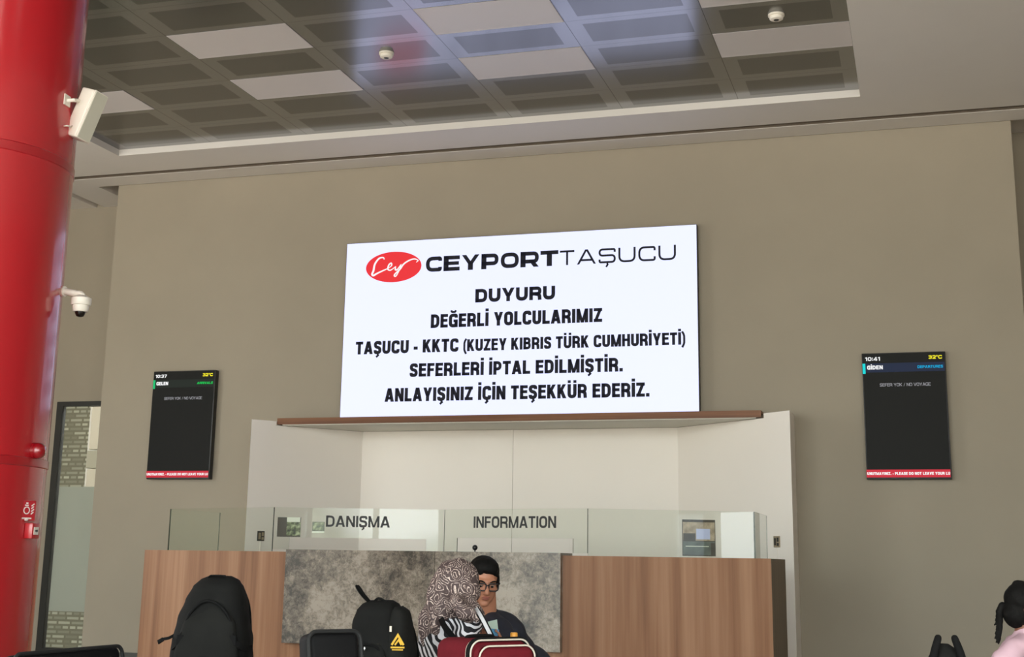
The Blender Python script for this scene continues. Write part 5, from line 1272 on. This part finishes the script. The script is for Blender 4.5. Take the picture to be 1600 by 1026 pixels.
# --- man facing the camera
HM = at(755.5, 907, 6.95)
man = person('man with short black hair, glasses and navy top looking down at the papers', (HM.x, 7.25, 0))
MHM = head_frame(HM, math.radians(30), math.radians(17), math.radians(2))
N0 = at(759, 956, 7.03)
shR = at(787, 972, 6.95); shL = at(722, 968, 7.22)
pel = Vector((N0.x + 0.10, 7.40, 0.60)); chest = N0.lerp(pel, 0.38) + Vector((0, -0.01, 0))
elR = at(806, 1040, 6.78); haR = at(826, 1030, 6.52)
elL = at(738, 1032, 6.88); haL = at(754, 1004, 6.70)
hips = [pel + Vector((sx * .09, -0.02, 0)) for sx in (-1, 1)]
knees = [pel + Vector((sx * .11 + 0.14, -0.43, 0.02)) for sx in (-1, 1)]
ank = [Vector((k_.x, k_.y + 0.05, 0.09)) for k_ in knees]
def man_body(b):
    head_prims(b, MHM)
    chain(b, [HM + Vector((0, .035, -.06)), N0, N0 + Vector((0, .02, -.06))], [.056, .058, .07])
    chain(b, [chest, pel], [.125, .13]); cap(b, N0.lerp(shR, .45) + Vector((0, 0, -.05)), shR + Vector((-.02, 0, -.03)), .06, .052); cap(b, N0.lerp(shL, .45) + Vector((0, 0, -.05)), shL, .06, .052)
    chain(b, [shR + Vector((-.02, 0, -.03)), elR, haR], [.05, .042, .028]); chain(b, [shL, elL, haL], [.05, .042, .028])
    for i in (0, 1): chain(b, [hips[i], knees[i], ank[i]], [.085, .06, .042]); cap(b, ank[i] + Vector((0, 0.02, -.045)), ank[i] + Vector((0, -.16, -.05)), .042, .036)
    hand_prims(b, haR, (-0.55, -0.75, 0.15), (-0.8, 0.5, 0), (-0.1, 0.1, 1), 0.75)
    hand_prims(b, haL, (0.75, -0.25, 0.35), (0.2, -0.9, 0.1), (-0.2, -0.3, 0.95), 0.7)
mb = obj('body', blob(man_body, 0.0062, 5), M_SKIN, man, world=True, smooth=True)
face_parts(mb, MHM, 1.0, True)
hair_cap(mb, MHM)
def man_shirt(b):
    chain(b, [N0 + Vector((0, .02, -.045)), chest, pel + Vector((0, 0, -.02))], [.078, .138, .142])
    cap(b, N0.lerp(shR, .4) + Vector((0, 0, -.052)), shR + Vector((-.02, 0, -.03)), .072, .062); cap(b, N0.lerp(shL, .4) + Vector((0, 0, -.052)), shL, .072, .062)
    chain(b, [shR + Vector((-.02, 0, -.03)), elR, elR.lerp(haR, .55)], [.062, .054, .045]); chain(b, [shL, elL, elL.lerp(haL, .55)], [.062, .054, .045])
obj('shirt', blob(man_shirt, 0.008, 6, lambda c: 0.004 * math.sin(c.z * 70 + c.x * 40 + 2 * noise.noise(c * 9))), M_NAVY, mb, world=True, smooth=True)
def trousers(b, hp, kn, an, pe):
    ell(b, pe + Vector((0, 0, .02)), (.175, .165, .145))
    for i in (0, 1): chain(b, [hp[i], kn[i], an[i] + Vector((0, 0, .03))], [.098, .074, .056])
obj('trousers', blob(lambda b: trousers(b, hips, knees, ank, pel), 0.010, 5), M_JEANS, mb, world=True, smooth=True)
for i in (0, 1):
    bm = bmesh.new(); cap(bm, ank[i] + Vector((0, .025, -.045)), ank[i] + Vector((0, -.165, -.048)), .047, .042); obj('shoe', bm, M_BLACKPL, mb, world=True, smooth=True)
def make_bench(label, x0, x1, y0, y1):
    t = thing('waiting_bench', label, 'bench', ((x0 + x1) / 2, (y0 + y1) / 2, 0), group='padded benches'); w, d_ = (x1 - x0) / 2, (y1 - y0) / 2
    auto_smooth(obj('seat', bx(-w, w, -d_, d_, 0.34, 0.415, None, 0.02, 3), M_SEAT, t))
    bm = bmesh.new(); box(bm, -w + 0.05, w - 0.05, -0.03, 0.03, 0.29, 0.34); obj('beam', bm, M_CHROME, t)
    for sx in (-1, 1):
        bm = bmesh.new(); box(bm, sx * (w - 0.08) - 0.02, sx * (w - 0.08) + 0.02, -0.02, 0.02, 0.03, 0.29); box(bm, sx * (w - 0.08) - 0.02, sx * (w - 0.08) + 0.02, -d_ + 0.04, d_ - 0.04, 0.0, 0.03); obj('leg', bm, M_CHROME, t)
    return t
pbot = at(803, 993, 6.46)
make_bench('black padded bench under the man with glasses', pel.x - 0.30, pel.x + 0.34, 7.16, 7.64)
# what he holds
p = haL + Vector((0.115, -0.045, 0.035))
Mp = Matrix.Translation(at(771, 977, 6.64)) @ Matrix.Rotation(math.radians(-14), 4, 'Y') @ Matrix.Rotation(math.radians(-18), 4, 'X')
bm = bx(-0.026, 0.022, -0.0015, 0.0015, -0.03, 0.026); bm.transform(Mp); o = obj('folded_paper', bm, M_PAPER); tag(o, 'folded pale green paper in the hand of the man with glasses', 'paper')
Mp = Matrix.Translation(at(772, 987, 6.625)) @ Matrix.Rotation(math.radians(6), 4, 'Y') @ Matrix.Rotation(math.radians(-18), 4, 'X')
bm = bx(-0.024, 0.024, -0.002, 0.002, -0.018, 0.015, None, 0.001, 1); bm.transform(Mp); o = obj('blue_card', bm, M_BLUE); tag(o, 'small blue card below the pale green paper', 'card')
# bottle with an orange cap
p = pbot
t = thing('drink_bottle', 'small bottle with an orange cap in the hand of the man with glasses', 'bottle', (p.x, 6.46, p.z - 0.13))
hb = 0.13
Mb_ = Matrix.Identity(4)
bm = bmesh.new(); lathe(bm, [(0, 0), (.03, 0), (.033, .01), (.033, hb - .09), (.028, hb - .06), (.014, hb - .03), (.014, hb - .012), (0, hb - .012)], 24); auto_smooth(obj('bottle_body', bm, M_PIPE_W, t))
bm = bmesh.new(); lathe(bm, [(0, hb - .0115), (.018, hb - .0115), (.018, hb + .012), (.015, hb + .016), (0, hb + .016)], 24); auto_smooth(obj('cap', bm, M_ORANGE, t))

# --- woman in a paisley scarf, seen from behind her right side
HW = at(717, 912, 6.42)
wom = person('woman in paisley headscarf and black and white zebra print top, back turned', (HW.x, 6.4, 0))
MHW = head_frame(HW, math.radians(128), math.radians(10))
NW = at(716, 952, 6.44)
fw = Vector((0.79, 0.61, 0)); rt = Vector((0.61, -0.79, 0))
pw = Vector((NW.x - 0.06, 6.40, 0.60)); cw = NW.lerp(pw, 0.36) + fw * -0.02
sR = NW + rt * 0.145 + Vector((0.0, 0, -0.075)); sL = NW - rt * 0.155 + Vector((0.02, 0, -0.075))
eR = at(704, 1062, 6.26); hR = eR + fw * 0.2 + Vector((0.02, 0.05, -0.02)); eL = sL + Vector((0.05, 0.03, -0.25)); hL = eL + Vector((0.18, -0.07, -0.02))
hpw = [pw + rt * sx * .09 for sx in (-1, 1)]; knw = [pw + rt * sx * .11 + Vector((0.37, -0.02, 0.02)) for sx in (-1, 1)]; anw = [Vector((k_.x - 0.03, k_.y, .09)) for k_ in knw]
def wom_body(b):
    head_prims(b, MHW)
    chain(b, [HW + Vector((0, 0, -.07)), NW, NW + Vector((0, 0, -.06))], [.05, .052, .06]); chain(b, [cw, pw], [.115, .13])
    for s_, e_, h_ in ((sR, eR, hR), (sL, eL, hL)): cap(b, NW + Vector((0, 0, -.07)), s_, .055, .05); chain(b, [s_, e_, h_], [.048, .04, .027]); hand_prims(b, h_, fw + Vector((0, 0, -.2)), (0, 0, -1), (-0.61, 0.79, 0.2) if s_ is sR else (0.61, -0.79, 0.2), 0.45, 0.9)
    for i in (0, 1): chain(b, [hpw[i], knw[i], anw[i]], [.09, .062, .042]); cap(b, anw[i] + Vector((0, 0, -.045)) - fw * .03, anw[i] + Vector((0, 0, -.05)) + fw * .13, .04, .034)
wb = obj('body', blob(wom_body, 0.0065, 5), M_SKIN, wom, world=True, smooth=True)
face_parts(wb, MHW)
def wom_top(b):
    chain(b, [NW + Vector((0, 0, -.06)), cw, pw + Vector((0, 0, .02))], [.085, .15, .155])
    for s_, e_, h_ in ((sR, eR, hR), (sL, eL, hL)): cap(b, NW + Vector((0, 0, -.08)), s_, .075, .068); chain(b, [s_, e_, e_.lerp(h_, .75)], [.068, .062, .05])
obj('blouse', blob(wom_top, 0.008, 5, lambda c: 0.005 * math.sin(c.z * 55 + c.y * 30 + 2.5 * noise.noise(c * 7))), M_ZEBRA, wb, world=True, smooth=True)
def scarf(b):
    ell(b, HW + Vector((0, 0, .005)), (.100, .112, .118)); ell(b, at(706, 900, 6.40), (.075, .08, .085))
    ell(b, at(730, 925, 6.40), (.065, .085, .075))
    chain(b, [at(704, 905, 6.38), at(692, 930, 6.36), at(680, 958, 6.34), at(670, 985, 6.34), at(668, 1010, 6.34)], [.085, .078, .066, .056, .045])
    chain(b, [at(694, 935, 6.33), at(684, 965, 6.30), at(676, 990, 6.30)], [.05, .05, .04])
    chain(b, [at(700, 944, 6.34), at(722, 949, 6.30), at(738, 961, 6.28)], [.055, .052, .036]); chain(b, [at(728, 945, 6.34), at(741, 962, 6.32)], [.06, .045]); chain(b, [at(712, 944, 6.24), at(731, 957, 6.21), at(742, 968, 6.22)], [.045, .036, .018])
def scarf_fold(c):
    d = (c - HW); fall = max(0.0, min(1.0, (HW.z - c.z - 0.0) / 0.18))
    return 0.0035 * noise.noise(c * 14) + (0.35 + fall) * 0.009 * math.sin(75 * (c.x + 0.35 * (c.z - HW.z)) + 2.0 * noise.noise(c * 8))
obj('headscarf', blob(scarf, 0.006, 5, scarf_fold), M_PAISLEY, wb, world=True, smooth=True, label='paisley patterned headscarf')
obj('trousers', blob(lambda b: trousers(b, hpw, knw, anw, pw), 0.010, 5), M_JEANS, wb, world=True, smooth=True)
for i in (0, 1):
    bm = bmesh.new(); cap(bm, anw[i] + Vector((0, 0, -.045)) - fw * .035, anw[i] + Vector((0, 0, -.048)) + fw * .135, .045, .04); obj('shoe', bm, M_BLACKPL, wb, world=True, smooth=True)
SPTH = smooth_path([at(744, 950, 6.27), at(752, 963, 6.20), at(761, 980, 6.18), at(769, 996, 6.18)], 5)
bm = bmesh.new(); strap(bm, SPTH, 0.019, 0.006, (0.8, 0, 0.4)); ws = obj('bag_strap', bm, M_STRAP_W, wb, world=True, label='white bag strap with dark edges')
bm = bmesh.new()
for sx in (-1, 1): strap(bm, [q + Vector((sx * 0.0105, -0.001, sx * 0.004)) for q in SPTH], 0.0045, 0.007, (0.8, 0, 0.4))
obj('edge_binding', bm, M_STRAP, ws)
ws.children[0].data.transform(mw(ws).inverted())
bm = bmesh.new(); strap(bm, smooth_path([at(689, 966, 6.24), at(694, 977, 6.17), at(704, 990, 6.15), at(716, 1004, 6.15)], 5), 0.026, 0.006, (0.8, 0, 0.5)); obj('bag_strap', bm, M_STRAP, wb, world=True, label='black bag strap')
make_bench('black padded bench under the woman in the paisley scarf', pw.x - 0.22, pw.x + 0.24, 6.14, 6.68)

# --- girl at the right edge, facing right
KG = 0.88
HG = at(1606, 951, 6.5)
girl = person('girl with a dark ponytail and pink shirt at the right edge', (HG.x, 6.5, 0))
MHG = head_frame(HG, math.radians(98), math.radians(8))
fg = Vector((1, 0.1, 0)).normalized(); rg = Vector((0.1, -1, 0)).normalized()
NG = at(1601, 986, 6.5); pg = Vector((NG.x - 0.08, 6.5, 0.60)); cg = NG.lerp(pg, .4)
gR = at(1590, 1012, 6.38); gRe = at(1561, 1036, 6.33); gRh = gRe + fg * 0.17 + Vector((0, 0, -.10)); gL = NG - rg * .12 + Vector((-.02, 0, -.06)); gLe = gL + Vector((-.04, .02, -.2)); gLh = gLe + fg * .18
hpg = [pg + rg * sx * .07 for sx in (-1, 1)]; kng = [pg + rg * sx * .09 + fg * .34 + Vector((0, 0, .02)) for sx in (-1, 1)]; ang = [Vector((k_.x, k_.y, .09)) for k_ in kng]
def girl_body(b):
    head_prims(b, MHG, KG)
    chain(b, [HG + Vector((-.01, 0, -.06)), NG, NG + Vector((0, 0, -.05))], [.042, .043, .05]); chain(b, [cg, pg], [.09, .10])
    for s_, e_, h_ in ((gR, gRe, gRh), (gL, gLe, gLh)): cap(b, NG + Vector((0, 0, -.05)), s_, .045, .04); chain(b, [s_, e_, h_], [.038, .031, .022]); hand_prims(b, h_, fg + Vector((0, 0, -.3)), (0, 0, -1), (-rg if s_ is gR else rg), 0.5, 0.75)
    for i in (0, 1): chain(b, [hpg[i], kng[i], ang[i]], [.07, .05, .036]); cap(b, ang[i] + Vector((0, 0, -.045)) - fg * .03, ang[i] + Vector((0, 0, -.05)) + fg * .11, .036, .03)
gb = obj('body', blob(girl_body, 0.0058, 5), M_SKIN_D, girl, world=True, smooth=True)
face_parts(gb, MHG, KG)
def bun(b): ell(b, (0, .045, .105), (.04, .04, .03)); ell(b, (0, .05, -.03), (.074, .068, .075))
hair_cap(gb, MHG, KG, bun, front=(-.080, .060), back=(.05, -.115))
tie = at(1573, 946, 6.5)
bm = bmesh.new(); ell(bm, tie, (.016, .016, .014), 12); obj('hair_tie', bm, M_RED, gb, world=True, smooth=True, label='red hair tie')
def tail(b):
    chain(b, [tie + Vector((.02, 0, 0)), at(1566, 945, 6.5), at(1562, 955, 6.5), at(1563, 975, 6.5), at(1561, 1000, 6.5), at(1560, 1006, 6.5)], [.011, .015, .017, .012, .007, .003], 12)
    for k_ in range(7):
        y0 = 950 + k_ * 7; cap(b, at(1562, y0, 6.5), at(1556 - (k_ % 3), y0 + 12, 6.5), .009, .003, 8)
obj('ponytail', blob(tail, 0.0035, 2, lambda c: 0.002 * noise.noise(c * 60)), M_HAIR, gb, world=True, smooth=True)
def shirt_g(b):
    chain(b, [NG + Vector((0, 0, -.03)), cg, pg + Vector((0, 0, .05))], [.058, .105, .112])
    for s_, e_ in ((gR, gRe), (gL, gLe)): cap(b, NG + Vector((0, 0, -.045)), s_, .05, .046); cap(b, s_, s_.lerp(e_, .70), .046, .050)
obj('shirt', blob(shirt_g, 0.007, 5, lambda c: 0.004 * math.sin(c.x * 60 + c.z * 30)), M_PINK, gb, world=True, smooth=True)
obj('trousers', blob(lambda b: [chain(b, [hpg[i], kng[i], ang[i] + Vector((0, 0, .03))], [.082, .06, .046]) for i in (0, 1)] and ell(b, pg + Vector((0, 0, -.005)), (.135, .14, .125)), 0.010, 4), M_JEANS, gb, world=True, smooth=True)
for i in (0, 1):
    bm = bmesh.new(); cap(bm, ang[i] + Vector((0, 0, -.045)) - fg * .035, ang[i] + Vector((0, 0, -.048)) + fg * .115, .04, .035); obj('shoe', bm, M_BLACKPL, gb, world=True, smooth=True)
make_seat('black waiting chair under the girl in pink', (pg.x + 0.02, 6.5, 0), math.radians(98), wid=0.42, top=0.10)
